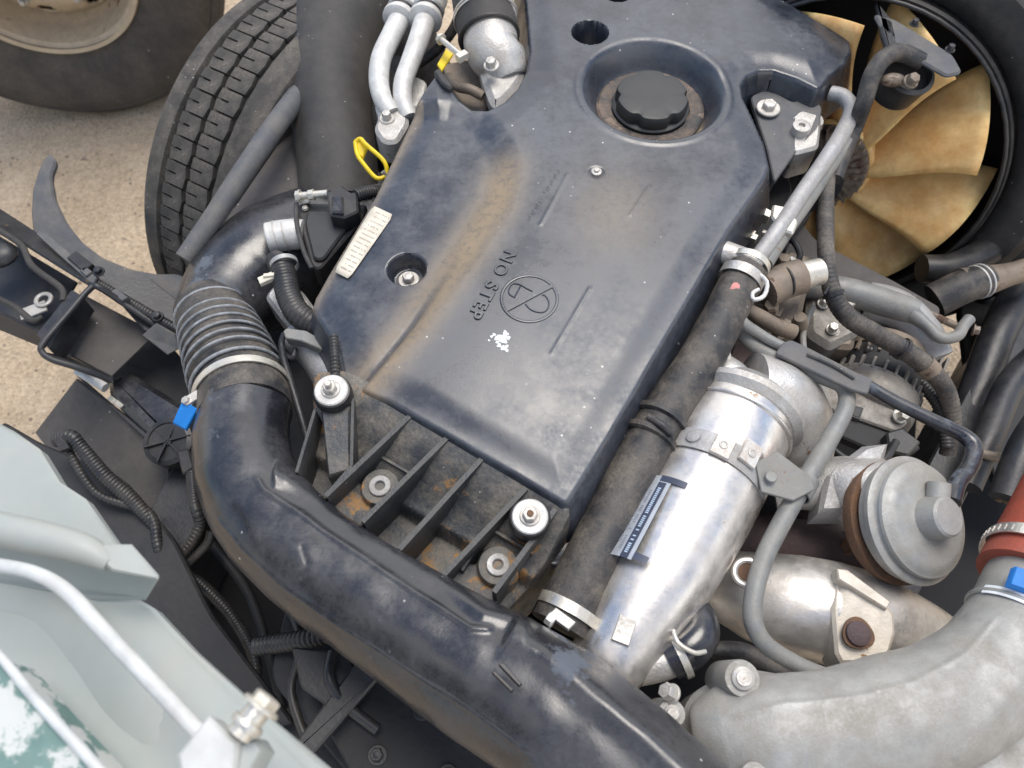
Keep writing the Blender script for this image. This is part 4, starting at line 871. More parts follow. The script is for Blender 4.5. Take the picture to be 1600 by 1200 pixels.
# ================================================================ RIGHT OF COVER: BRACKETS, PIPES
t = thing('lifting_bracket', 'dusty steel hanger plate with two big bolts in the cover cut-out', 'bracket', W(1210, 200, .85))
build('hanger_plate', MB().plate(OP([(1172, 150), (1200, 138), (1240, 160), (1262, 150), (1285, 165), (1280, 200), (1245, 235), (1210, 285), (1198, 230)], .90, 8), (0, 0, -.010), .002), 'fender', t)
build('flange_bolt', MB().hexb(W(1200, 170, .905), UZ, .012, .010, 1.75), 'bolt', t)
b = MB(); o_ = W(1253, 196, .915); b.lathe(o_, UZ, [(.015, -.03), (.015, 0), (.013, .001), (.006, .001), (.005, -.004)], 28); build('spacer', b, 'alu', t)
b = MB(); b.lathe(W(1272, 185, .895), (.2, 0, 1), [(.02, -.05), (.022, -.01), (.018, 0)], 28); b.plate(OP([(1228, 190), (1250, 170), (1285, 180), (1280, 230), (1240, 240)], .90, 8), (0, 0, -.06), .005); build('injector_boss', b, 'alu', t, noise=.001)
P, R = T([(1298, 146, .90, 12), (1318, 152, .905, 12), (1330, 172, .905, 12), (1318, 205, .90, 13), (1290, 250, .90, 13), (1255, 300, .90, 13), (1215, 360, .90, 13), (1175, 415, .90, 13)])
t = thing('water_pipe', 'slim dusty aluminium pipe running down the right side of the cover', 'pipe', P[4])
build('pipe', MB().tube(P, R, 22), 'alud', t)
P, R = T([(1322, 222, .885, 12), (1296, 258, .885, 13), (1262, 310, .885, 13), (1222, 368, .885, 13), (1196, 412, .885, 12)]); build('second_pipe', MB().tube(P, R, 22), 'pipe', t)
slab('clip_plate', [(1208, 318), (1228, 322), (1248, 345), (1240, 365), (1222, 358), (1205, 338)], .905, .008, 'zinc', t, 4)
# hose joining the pipe
t = thing('coolant_hose', 'dusty black coolant hose lying along the silver cooler', 'hose', W(1040, 660, .85))
P, R = T([(1168, 420, .905, 30), (1152, 450, .90, 32), (1128, 500, .895, 34), (1090, 570, .89, 35), (1050, 630, .885, 37), (1010, 700, .885, 40), (975, 770, .88, 41), (943, 840, .875, 44), (908, 910, .87, 46), (873, 980, .865, 47)]); build('hose_body', MB().tube(P, R, 40), 'hose', t, noise=.001)
ax = (P[1]-P[0]).normalized()
build('clamp_band', MB().band(W(1158, 436, .902), ax, 34*S(P[1]), .016, .0016), 'alu', t)
build('clamp_band', MB().band(W(1172, 412, .906), ax, 30*S(P[1]), .010, .0016), 'zinc', t)
P2, R2 = T([(1180, 425, .925, 3.5), (1198, 440, .925, 3.5), (1194, 462, .92, 3.5), (1178, 468, .92, 3.5), (1176, 458, .92, 3.5), (1186, 452, .92, 3)]); build('clamp_ear', MB().tube(P2, R2, 10, sub=3), 'white', t)
build('pipe_collar', MB().lathe(W(1150, 402, .905), pxdir((1125, 388), (1190, 412), .905), [(.016, -.034), (.019, -.03), (.019, .02), (.016, .03)], 28), 'alu', t)
c_ = W(1142, 470, .898)+UZ*.029; build('paint_dot', MB().lathe(c_, (0, -.3, 1), [(.010, -.004), (.0095, .001), (.005, .0022)], 14, mod=lambda q, r, h: 1+.15*math.sin(3*q)), 'pink', t)
# moulded strap
d_ = (P[5]-P[4]).normalized(); 
build('moulded_strap', MB().lathe(W(1035, 652, .885), d_, [(38*S(P[4]), 0), (44*S(P[4]), .002), (44*S(P[4]), .010), (38*S(P[4]), .012)], 40, caps=False), 'hose', t)
build('moulded_strap', MB().lathe(W(1018, 682, .885), d_, [(39*S(P[4]), 0), (45*S(P[4]), .002), (45*S(P[4]), .010), (39*S(P[4]), .012)], 40, caps=False), 'hose', t)
P2, R2 = T([(1012, 650, .925, 5), (1034, 664, .929, 6), (1052, 680, .922, 5)]); build('strap_bridge', MB().tube(P2, R2, 10), 'hose', t)
o_ = P[8]; build('clamp_band', MB().band(W(888, 955, .868), (P[9]-P[8]), 48*S(P[8]), .014, .002), 'zinc', t)
b = MB(); b.box(W(878, 968, .925), pxdir((860, 960), (900, 990), .92)*.014, pxdir((860, 960), (880, 940), .92)*.006, UZ*.006); b.hexb(W(866, 972, .925), pxdir((900, 990), (860, 960), .92), .008, .008, 1.2); build('clamp_screw', b, 'white', t)
# EGR cooler
t = thing('exhaust_gas_cooler', 'shiny silver cylinder cooler with blue printed label, right of the hose', 'cooler', W(1060, 820, .75))
P, R = T([(1160, 640, .835, 84), (1130, 700, .84, 90), (1080, 800, .845, 90), (1032, 893, .85, 84), (992, 962, .85, 76), (966, 1006, .85, 66), (945, 1042, .845, 60)]); build('shell', MB().tube(P, R, 64), 'steel', t)
ax = (P[2]-P[0]).normalized()
build('weld_bead', MB().torus(W(1146, 668, .837), ax, 88*S(P[0]), .0028, 64), 'steel', t)
build('end_flange', MB().lathe(W(1158, 648, .836), -ax, [(86*S(P[0]), -.01), (96*S(P[0]), 0), (96*S(P[0]), .010), (84*S(P[0]), .016), (70*S(P[0]), .035), (40*S(P[0]), .045)], 60), 'alu', t, noise=.0012)
P2, R2 = T([(1120, 560, .86, 14), (1135, 585, .865, 30), (1150, 610, .86, 40), (1180, 640, .85, 54)]); build('cast_ear', MB().tube(P2, R2, 24), 'alu', t, noise=.002)
b = MB(); b.hexb(W(1125, 556, .885), UZ, .013, .010, 1.2); b.lathe(W(1212, 580, .86), UZ, [(.011, -.05), (.011, 0), (.009, .002)], 20); build('ear_boss', b, 'alu', t)
P2, R2 = T([(1170, 610, .85, 60), (1205, 620, .84, 62), (1238, 645, .82, 56), (1252, 690, .79, 50), (1240, 740, .74, 46)]); build('gas_elbow', MB().tube(P2, R2, 36), 'alu', t, noise=.0015)
# strap bracket across
c0 = W(1108, 742, .842)
def arc_patch(name, cen, axd, rad_, a0, a1, w0, th, m, parent, n_=14, seg_z=UZ):
    s1 = axd.normalized(); up_ = (UZ-s1*UZ.dot(s1)).normalized(); sd_ = s1.cross(up_)
    b = MB(); rings = []
    for i in range(n_+1):
        a_ = math.radians(a0+(a1-a0)*i/n_); d = sd_*math.sin(a_)+up_*math.cos(a_)
        rings.append(b.ring([cen+d*(rad_)+s1*w0, cen+d*(rad_+th)+s1*w0, cen+d*(rad_+th)-s1*w0, cen+d*rad_-s1*w0]))
    for p, q in zip(rings, rings[1:]): b.bridge(p, q)
    b.cap(rings[0][::-1]); b.cap(rings[-1]); return build(name, b, m, parent)
rr = 91*S(c0)
SGN = 1 if (ax.cross((UZ-ax*UZ.dot(ax)).normalized())).x > 0 else -1
arc_patch('strap', c0, ax, rr, -75*SGN, 60*SGN, .016, .002, 'alud', t)
for a_, k in ((-2, .0), (22, -.012)):
    q = math.radians(a_*SGN); s1 = ax; up_ = (UZ-s1*UZ.dot(s1)).normalized(); sd_ = s1.cross(up_); d = sd_*math.sin(q)+up_*math.cos(q); tt_ = sd_*math.cos(q)-up_*math.sin(q)
    cc = c0+d*(rr+.005)+s1*k; b = MB(); b.box(cc, s1*.017, tt_*.013, d*.003); build('strap_pad', b, 'pad', t)
    build('pad_rivet', MB().lathe(cc+d*.003, d, [(.0065, 0), (.006, .0015), (.004, .002), (.003, .001)], 20), 'bolt', t)
q = math.radians(-30*SGN); d = sd_*math.sin(q)+up_*math.cos(q); build('strap_bolt', MB().lathe(c0+d*(rr+.002), d, [(.010, 0), (.0095, .003), (.007, .004)], 24), 'alud', t)
# label on the cylinder
lc = W(1040, 850, .846); lr = 90.5*S(lc)
def lab(name, a0, a1, s0, s1_, m, k):          # patch by angle and axial distance
    up_ = (UZ-ax*UZ.dot(ax)).normalized(); sd_ = ax.cross(up_); b = MB(); rg = []
    for i in range(9):
        a_ = math.radians((a0+(a1-a0)*i/8)*SGN); d = sd_*math.sin(a_)+up_*math.cos(a_); rg.append(b.ring([lc+d*(lr+k)+ax*s0, lc+d*(lr+k)+ax*s1_]))
    for p, q in zip(rg, rg[1:]): b.f.append((p[0], q[0], q[1], p[1]))
    return build(name, b, m, t)
lab('maker_label', -52, -22, -.055, .072, 'peri', .0008)
lab('label_stripe', -34, -26, -.045, .072, 'navy', .0013)
lab('label_corner', -34, -8, -.056, -.047, 'navy', .0014)
lab('label_corner', -22, -8, .060, .070, 'navy', .0013)
up_ = (UZ-ax*UZ.dot(ax)).normalized(); sd_ = ax.cross(up_)
b = MB()
for row, (a_, s0, s1_) in enumerate(((-47, -.045, .06), (-42, -.04, .05), (-38, -.03, .06))):
    s = s0
    while s < s1_:
        q = math.radians(a_*SGN); d = sd_*math.sin(q)+up_*math.cos(q); tt_ = sd_*math.cos(q)-up_*math.sin(q); cc = lc+d*(lr+.0014)+ax*s; w_ = .0011
        if RS.rand() > .22: b.cap(b.ring([cc-ax*w_-tt_*.0018, cc+ax*w_-tt_*.0018, cc+ax*w_+tt_*.0018, cc-ax*w_+tt_*.0018]))
        s += .0036
stuff(build('label_print', b, mat('label print', (.25, .27, .32), .5, bump=0), t))
b = MB(); s = -.035
while s < .066:
    q = math.radians(-30*SGN); d = sd_*math.sin(q)+up_*math.cos(q); tt_ = sd_*math.cos(q)-up_*math.sin(q); cc = lc+d*(lr+.0018)+ax*s
    if RS.rand() > .2: b.cap(b.ring([cc-ax*.001-tt_*.0022, cc+ax*.001-tt_*.0022, cc+ax*.001+tt_*.0022, cc-ax*.001+tt_*.0022]))
    s += .003
stuff(build('stripe_print', b, mat('pale print', (.4, .5, .62), .5, bump=0), t))
b = MB(); b.box(W(975, 985, .905), pxdir((968, 1010), (982, 968), .9)*.016, pxdir((960, 980), (985, 990), .9)*.011, UZ*.003); build('end_tab', b, 'alu', t)
# outlet pipe and elbow below the cooler
P, R = T([(890, 1050, .83, 30), (930, 1040, .84, 32), (985, 1040, .845, 32), (1035, 1032, .85, 30), (1065, 1018, .855, 27)])
t = thing('water_outlet', 'curved steel outlet pipe with rubber elbow and spring clamp below the cooler', 'pipe', P[2])
build('pipe', MB().tube(P, R, 32), 'alu', t)
P2, R2 = T([(1045, 1028, .852, 34), (1075, 1012, .86, 34), (1092, 990, .86, 32), (1088, 965, .85, 30), (1070, 950, .82, 28)]); build('rubber_elbow', MB().tube(P2, R2, 32), 'duct', t)
ax2 = (P[4]-P[3]).normalized()
build('spring_clamp', MB().band(W(1062, 1021, .855), ax2, 37*S(P[4]), .009, .0016), 'zinc', t)
P2, R2 = T([(1052, 985, .89, 4), (1060, 1005, .895, 4), (1085, 1020, .892, 4), (1102, 1018, .885, 4)]); build('clamp_ear', MB().tube(P2, R2, 10), 'zinc', t)

# centre-right castings
t = thing('fuel_rail_casting', 'dirty oily cast fittings beside the pipe clamp', 'casting', W(1220, 450, .72))
build('casting_body', MB().plate(OP([(1160, 440), (1235, 385), (1270, 400), (1265, 450), (1250, 510), (1215, 530), (1165, 500)], .80, 12), (0, 0, -.12), .01), 'brown', t, noise=.003)
P, R = T([(1195, 455, .86, 28), (1225, 440, .86, 28), (1250, 432, .86, 28)]); build('union_cap', MB().tube(P, R, 26), 'brown', t)
P, R = T([(1222, 440, .865, 22), (1250, 432, .865, 22), (1282, 424, .865, 21)]); build('plated_union', MB().tube(P, R, 26, sub=2), 'zinc', t)
o_ = W(1228, 440, .865); build('o_ring', MB().torus(o_, P[1]-P[0], 23*S(o_), .0022, 30), 'blackp', t)
for x, y, z, r in ((1226, 402, .86, .012), (1200, 498, .83, .013), (1250, 495, .82, .011), (1170, 520, .80, .012), (1205, 475, .85, .012), (1238, 410, .84, .014)):
    b = MB(); b.lathe(W(x, y, z), (.2*RS.randn(), .2*RS.randn(), 1), [(r, -.03), (r, -.004), (r*.85, 0)], 6 if r > .0115 else 16); build('plug', b, 'brown' if r < .013 else 'alud', t)
P, R = T([(1230, 370, .84, 5), (1242, 380, .845, 5), (1250, 400, .84, 5), (1240, 415, .83, 5)]); build('leak_off_pipe', MB().tube(P, R, 10), 'dark', t)
P, R = T([(1165, 480, .87, 9), (1180, 490, .86, 11), (1215, 510, .84, 13), (1240, 520, .83, 12)]); build('branch', MB().tube(P, R, 14), 'brown', t, noise=.002)
b = MB()
for i_ in range(16):
    x, y = RS.uniform(1160, 1265), RS.uniform(400, 525); b.box(W(x, y, .812), AX*RS.uniform(.004, .010), LAT*RS.uniform(.004, .010), UZ*RS.uniform(.004, .012))
build('cast_lugs', b, 'brown', t, noise=.002)
P, R = T([(1175, 330, .84, 5), (1160, 360, .84, 6), (1155, 390, .84, 6), (1130, 420, .84, 5), (1118, 440, .83, 4)]); tag(build('injector_wire', MB().tube(P, R, 10), 'blackp'), 'thin black wires tucked between cover and pipe', 'wire')
b = MB()
for i_ in range(10):
    x, y = RS.uniform(1150, 1200), RS.uniform(320, 380); b.box(W(x, y, .855), AX*RS.uniform(.003, .010), LAT*RS.uniform(.003, .008), UZ*RS.uniform(.004, .010))
tag(build('injector_clamp', b, 'zinc', noise=.002), 'cluster of small greasy brackets between cover edge and slim pipe', 'bracket')
t = thing('exhaust_port', 'purple brown exhaust casting behind the cooler flange', 'casting', W(1190, 560, .6))
build('port_body', MB().plate(OP([(1140, 520), (1200, 530), (1260, 600), (1250, 650), (1180, 640), (1120, 600)], .79, 14), (0, 0, -.15), .012), 'exhaust', t, noise=.003)
build('port_stud', MB().lathe(W(1212, 560, .80), UZ, [(.025, -.03), (.024, -.004), (.018, 0)], 24), 'exhaust', t)
# grey belt guard and bracket arm
tag(build('belt_guard', MB().plate([W(x, y, .70) for x, y in rnd([(1240, 330), (1275, 375), (1400, 440), (1470, 480), (1466, 500), (1380, 520), (1260, 480), (1225, 400)], 8)], (0, 0, -.008), .002), 'flap'), 'flat grey brown guard plate below the fan', 'guard plate')
t = thing('tension_arm', 'thick grey cast arm ending in a hooked slot over the alternator', 'bracket arm', W(1400, 470, .65))
P, R = T([(1260, 445, .74, 20), (1320, 455, .745, 22), (1380, 472, .745, 22), (1430, 488, .745, 20)]); build('arm', MB().tube(P, R, 24), 'pipe', t)
P, R = T([(1425, 490, .75, 13), (1450, 510, .75, 9), (1470, 528, .75, 9), (1495, 525, .75, 9), (1505, 510, .75, 9), (1515, 498, .75, 9)]); build('hook', MB().tube(P, R, 16), 'pipe', t)
b = MB(); b.tube([W(1430, 480, .735), W(1500, 512, .735)], .0065, 14, sub=2); b.hexb(W(1520, 515, .745), V((1, -.4, .2)), .008, .008, 1.3); build('adjuster_bolt', b, 'brown', t)
P, R = T([(1350, 470, .72, 30), (1400, 485, .72, 32), (1440, 520, .71, 30), (1465, 560, .70, 24)]); build('cast_bow', MB().tube(P, R, 20), 'alud', t, noise=.003)
# alternator
ac = W(1368, 598, .65); aax = AX*1.0
t = thing('alternator', 'dirty grey alternator with slotted end and black plug', 'alternator', ac)
b = MB(); b.lathe(ac-aax*.07, aax, [(.05, -.012), (.070, -.008), (.078, 0), (.080, .012), (.080, .045)], 60); build('rear_housing', b, 'altm', t, noise=.001)
b = MB(); b.lathe(ac-aax*.02, aax, [(.076, 0), (.076, .05)], 60); build('stator', b, 'dark', t)
b = MB(); b.lathe(ac+aax*.03, aax, [(.080, 0), (.082, .03), (.06, .05), (.03, .055)], 60); build('front_housing', b, 'brown', t, noise=.001)
for k in range(26):
    q = 2*math.pi*k/26; d = LAT*math.cos(q)+UZ*math.sin(q); e_ = -LAT*math.sin(q)+UZ*math.cos(q)
    b = MB(); b.box(ac+aax*(-.018)+d*.0785, e_*.0022, aax*.012, d*.003); build('vent_fin', b, 'altm', t)
    b = MB(); b.box(ac+aax*(.022)+d*.0785, e_*.0022, aax*.012, d*.003); build('vent_fin', b, 'brown', t)
slab('terminal_block', [(1300, 620), (1400, 650), (1440, 700), (1400, 720), (1310, 680)], .70, .02, 'dark', t, 5)
slab('regulator_plate', [(1290, 585), (1390, 615), (1420, 660), (1400, 675), (1300, 640), (1270, 620)], .708, .012, 'altm', t, 6)
slab('black_plug', [(1385, 675), (1410, 668), (1440, 690), (1420, 712), (1390, 705)], .725, .025, 'blackp', t, 4)
for q, d_ in ((W(1405, 650, .715), (.2, -.3, 1)), (W(1262, 592, .70), (-.5, -.3, 1)), (W(1300, 520, .72), (0, -.5, 1))): build('terminal_nut', MB().hexb(q, d_, .009, .014, 1.4), 'zinc', t)
slab('data_label', [(1335, 633), (1350, 637), (1344, 655), (1330, 650)], .7095, .0008, 'ink', t, 2)
build('upper_lug', MB().plate(OP([(1280, 500), (1310, 490), (1340, 510), (1335, 545), (1290, 540)], .72, 10), (0, 0, -.05), .008), 'brown', t, noise=.002)

# grey steel pipes
P, R = T([(1150, 470, .90, 6), (1158, 500, .90, 9), (1185, 520, .89, 8), (1220, 540, .885, 8), (1300, 575, .88, 8), (1358, 600, .875, 8)])
t = thing('vacuum_pipe', 'thin grey steel pipe held by a flat clip above the alternator', 'pipe', P[3])
build('pipe', MB().tube(P, R, 16), 'pipe', t)
build('flat_clip', MB().plate(OP([(1222, 536), (1236, 530), (1262, 542), (1340, 582), (1364, 592), (1356, 616), (1330, 608), (1212, 552)], .895, 5), (0, 0, -.006), .0015), 'fender', t)
P2, R2 = T([(1262, 552, .898, 4), (1300, 568, .899, 4), (1336, 590, .898, 4)]); build('clip_rib', MB().tube(P2, R2, 8), 'fender', t)
P2, R2 = T([(1352, 600, .885, 9), (1400, 628, .88, 10), (1460, 658, .875, 11), (1505, 680, .87, 12), (1522, 700, .87, 13), (1514, 730, .875, 13), (1496, 755, .885, 13), (1488, 785, .89, 13)]); build('rubber_hose', MB().tube(P2, R2, 20), 'duct', t)
P, R = T([(1142, 500, .87, 12), (1180, 540, .87, 12), (1240, 572, .87, 12), (1290, 590, .87, 13), (1318, 605, .87, 13), (1322, 635, .87, 13), (1300, 680, .87, 14), (1262, 745, .875, 15), (1225, 810, .88, 15), (1195, 870, .885, 15), (1178, 930, .885, 15), (1178, 975, .88, 15), (1200, 1010, .87, 14), (1250, 1040, .86, 13), (1300, 1060, .85, 13)])
t = thing('steel_feed_pipe', 'long bent grey steel pipe dropping in front of the exhaust shield', 'pipe', P[8])
build('pipe', MB().tube(P, R, 24), 'pipe', t)
A = P[7]; dA = (P[8]-P[6]).normalized()
build('pipe_collar', MB().band(W(1254, 762, .876), dA, 17*S(A), .03, .002, 32), 'pipe', t)
build('bracket_ear', MB().plate([W(*p) for p in ((1180, 722, .915), (1215, 705, .915), (1268, 745, .905), (1272, 765, .90), (1240, 782, .90), (1190, 768, .905))], (0, 0, -.004), .001), 'pipe', t)
b = MB(); b.lathe(W(1205, 745, .915), UZ, [(.008, 0), (.007, .0015)], 20); build('ear_rivet', b, 'pipe', t)
P, R = T([(1110, 1015, .80, 12), (1160, 1020, .80, 16), (1210, 1050, .80, 18), (1260, 1080, .79, 18)]); tag(build('lower_hose', MB().tube(P, R, 18), 'hose'), 'dim grey hose passing under the bent steel pipe', 'hose')

# EGR valve
vo = W(1432, 812, .87); vax = (W(1480, 825, .92)-W(1405, 800, .845)).normalized(); vax = (V((.40, -.22, .88))).normalized()
t = thing('vacuum_actuator', 'round dusty grey vacuum actuator can with centre boss, above heat shield', 'actuator', vo)
k = S(vo)*1.13
b = MB(); b.lathe(vo-vax*.03, vax, [(70*k, -.022), (84*k, -.018), (88*k, -.008), (88*k, 0)], 64); build('rusty_backplate', b, 'rusty', t)
b = MB(); b.lathe(vo-vax*.028, vax, [(76*k, 0), (82*k, .006), (83*k, .018), (88*k, .020), (89*k, .026), (84*k, .029), (79*k, .030), (77*k, .034), (80*k, .036), (79*k, .040), (74*k, .042), (70*k, .046), (60*k, .048), (30*k, .049), (28*k, .050)], 72); build('can', b, 'alug', t)
b = MB(); b.lathe(vo+vax*.02, vax, [(30*k, 0), (28*k, .018), (27*k, .026), (24*k, .029)], 40); build('centre_boss', b, 'alug', t)
build('hose_spigot', MB().tube([vo+vax*.026+V((0, .0, 0)), vo+vax*.03+V((.006, .024, .004)), vo+vax*.035+V((.008, .045, .006))], 15*k, 20), 'alug', t)
build('radial_rib', MB().tube([vo+vax*.022, vo+vax*.022+V((-.045, .022, 0))], 9*k, 12, sub=2), 'alug', t)
P2, R2 = T([(1210, 770, .80, 26), (1250, 765, .81, 32), (1300, 760, .82, 46), (1350, 775, .83, 62), (1390, 790, .835, 72)]); build('cast_arm', MB().tube(P2, R2, 32), 'alu', t, noise=.002)
build('arm_web', MB().plate([W(*p) for p in ((1290, 740, .86), (1350, 695, .86), (1390, 690, .86), (1380, 730, .86), (1340, 800, .85), (1280, 800, .85))], (0, 0, -.05), .008), 'alud', t, noise=.0015)
# exhaust manifold
t = thing('exhaust_manifold', 'purple brown exhaust manifold behind the heat shield', 'manifold', W(1260, 850, .6))
P2, R2 = T([(1080, 880, .70, 40), (1150, 850, .71, 42), (1220, 850, .72, 44), (1300, 870, .72, 46), (1390, 900, .71, 46)]); build('runner', MB().tube(P2, R2, 28), 'exhaust', t, noise=.003)
P2, R2 = T([(1240, 780, .70, 30), (1270, 820, .715, 34), (1300, 860, .72, 36)]); build('branch', MB().tube(P2, R2, 24), 'exhaust', t, noise=.002)
build('flange', MB().plate(OP([(1235, 815), (1330, 830), (1340, 870), (1300, 885), (1230, 860)], .755, 8), (0, 0, -.03), .004), 'exhaust', t, noise=.001)
build('nut', MB().hexb(W(1322, 855, .76), UZ, .010, .012, 1.3), 'rusty', t)
# heat shield
t = thing('heat_shield', 'stamped stainless exhaust heat shield with rust rimmed bolt tab', 'heat shield', W(1280, 950, .7))
P2, R2 = T([(1085, 895, .74, 34), (1120, 910, .75, 52), (1180, 930, .765, 68), (1240, 945, .775, 78), (1300, 958, .775, 80), (1370, 975, .765, 74), (1440, 995, .745, 56), (1500, 1010, .72, 28)])
build('shield_shell', MB().tube(P2, R2, 56), 'shield', t, noise=.0015)
b = MB(); b.torus(W(1168, 895, .845), (-.2, 0, 1), .017, .005, 32, 10); build('hole_rim', b, 'shield', t); build('shield_hole', MB().lathe(W(1168, 895, .843), (-.2, 0, 1), [(.015, 0), (.013, .003)], 24), 'rusty', t)
zt = .865
build('bolt_tab', MB().plate([W(x, y, z) for x, y, z in ((1308, 890, .845), (1330, 900, .855), (1380, 935, .858), (1398, 960, .855), (1400, 990, .85), (1390, 1022, .84), (1365, 1036, .835), (1315, 1036, .835), (1306, 1020, .84), (1300, 950, .85))], (0, 0, -.05), .004), 'shieldtab', t)
build('tab_step', MB().plate([W(x, y, z) for x, y, z in ((1308, 888, .862), (1325, 890, .866), (1392, 940, .862), (1386, 952, .862), (1310, 905, .862))], (0, 0, -.02), .002), 'shieldtab', t)
build('rust_ring', MB().lathe(W(1341, 990, .853), (.0, -.1, 1), [(.0195, -.004), (.0195, .0008), (.016, .0014)], 32, mod=lambda q, r, h: 1+.06*math.sin(3*q)), 'rusty', t)
build('tab_bolt', MB().lathe(W(1341, 990, .856), (.0, -.1, 1), [(.0155, -.002), (.015, .003), (.011, .0045)], 32), 'exhaust', t)
# aluminium intake elbow bottom right
t = thing('charge_air_pipe', 'big sandcast aluminium elbow with bolt lugs filling the bottom right corner', 'pipe', W(1350, 1110, .75))
P2, R2 = T([(1640, 880, .89, 68), (1612, 930, .89, 72), (1588, 985, .89, 76), (1550, 1045, .89, 86), (1480, 1095, .89, 92), (1390, 1125, .89, 96), (1290, 1145, .885, 92), (1200, 1150, .88, 90), (1130, 1155, .87, 76), (1090, 1160, .86, 50)])
b = MB().tube(P2, R2, 170, sub=24); emboss(b, [(1140, 1120), (1230, 1100), (1330, 1090), (1430, 1065), (1510, 1020), (1560, 960)], .0022, 4, .88); emboss(b, [(1490, 1190), (1540, 1130), (1600, 1060)], .003, 16, .88); build('casting', b, 'alug', t, noise=.0012, ang=60)
build('lower_casting', MB().plate(OP([(1080, 1080), (1160, 1040), (1300, 1060), (1620, 1080), (1700, 1300), (1200, 1350), (1100, 1230), (1060, 1150)], .87, 30), (0, 0, -.10), .02), 'alug', t, noise=.002)
for x, y, z, r in ((1160, 1060, .925, 29), (1050, 1115, .90, 22), (1180, 1215, .93, 24)):
    o_ = W(x, y, z); k = S(o_); build('bolt_lug', MB().lathe(o_, (0, -.1, 1), [(r*1.15*k, -.08), (r*k, -.006), (r*.93*k, 0)], 32), 'alug', t); build('lug_bolt', MB().lathe(o_, (0, -.1, 1), [(r*.62*k, 0), (r*.60*k, .004), (r*.42*k, .006), (r*.4*k, .008)], 28), 'bolt', t)
build('small_stud', MB().hexb(W(1050, 1085, .90), V((-.6, .2, .6)), .010, .012, 1.2), 'bolt', t)
o_ = W(1592, 975, .89); axq = (P2[3]-P2[1]).normalized(); build('pipe_bead', MB().torus(o_, axq, 76*S(o_)-.001, .004, 56), 'alug', t)
arc_patch('white_residue', o_, axq, 77*S(o_), -40, 70, .006, .0012, 'whitep', t, 20)
# orange hose
t = thing('silicone_hose', 'orange red silicone hose with blue tagged worm clamp at the right edge', 'hose', W(1610, 850, .8))
P2, R2 = T([(1712, 720, .885, 78), (1680, 790, .887, 80), (1648, 850, .89, 80), (1612, 915, .89, 81)]); build('hose_body', MB().tube(P2, R2, 56), 'orange', t)
ax3 = (P2[3]-P2[2]).normalized(); o_ = W(1628, 885, .89)
build('clamp_band', MB().band(o_, ax3, 85*S(o_), .016, .002, 56), 'steel', t)
b = MB()
for i_ in range(46):
    q = 2*math.pi*i_/46; a_, b2, c2 = fr(ax3); d = a_*math.cos(q)+b2*math.sin(q); e_ = -a_*math.sin(q)+b2*math.cos(q); b.box(o_+d*(85*S(o_)+.0022), ax3*.0045, e_*.001, d*.0006)
stuff(build('band_thread', b, 'bolt', t))
b = MB(); b.plate([W(*p) for p in ((1588, 884, .955), (1640, 900, .965), (1640, 934, .96), (1578, 913, .95))], (0, 0, -.012), .002); build('blue_tag', b, 'blue', t)
# right side frame, tubes
t = thing('chassis_tubes', 'dark dusty tubes running along the right edge beside the shroud', 'tube', W(1560, 600, .5))
for pts in ([(1640, 540, .60, 22), (1580, 600, .60, 22), (1545, 680, .60, 22), (1510, 760, .58, 22)], [(1640, 640, .68, 24), (1600, 700, .68, 24), (1570, 780, .66, 24)], [(1600, 440, .55, 26), (1560, 520, .55, 26), (1530, 600, .53, 26), (1480, 720, .5, 24)]):
    P2, R2 = T(pts); build('tube', MB().tube(P2, R2, 22), 'frame', t)
P2, R2 = T([(1520, 705, .62, 7), (1560, 715, .62, 8), (1600, 722, .62, 9), (1660, 730, .62, 16)]); build('link_rod', MB().tube(P2, R2, 14), 'brown', t)
slab('side_plate', [(1500, 480), (1560, 440), (1680, 420), (1680, 800), (1560, 760), (1520, 640)], .42, .02, 'dark', t)
P2, R2 = T([(1500, 445, .66, 26), (1540, 438, .66, 24), (1580, 428, .66, 18), (1660, 405, .66, 18)])
t = thing('drain_hose', 'short black hose stub with wire clamp on a rusty pipe at the right edge', 'hose', P2[1])
build('pipe', MB().tube(P2, R2, 24), 'brown', t); P3, R3 = T([(1460, 470, .64, 27), (1500, 450, .66, 27), (1540, 436, .66, 25)]); build('hose_body', MB().tube(P3, R3, 24), 'hose', t)
for x in (1526, 1534): o_ = W(x, 441-(x-1526)*.3, .66); build('clamp_wire', MB().torus(o_, P3[2]-P3[1], 26*S(o_), .002, 36), 'white', t)
P2, R2 = T([(1440, 420, .62, 22), (1500, 415, .62, 24), (1600, 360, .62, 26), (1680, 330, .62, 28)]); tag(build('lower_shroud_tube', MB().tube(P2, R2, 20), 'blackp'), 'black moulded edge below the fan shroud at the right', 'edge')
# amber nylon lets a little light through
am = M['amber'].node_tree.nodes['Principled BSDF']; am.inputs['Subsurface Weight'].default_value = .35; am.inputs['Subsurface Radius'].default_value = (.03, .015, .005); am.inputs['Subsurface Scale'].default_value = .4
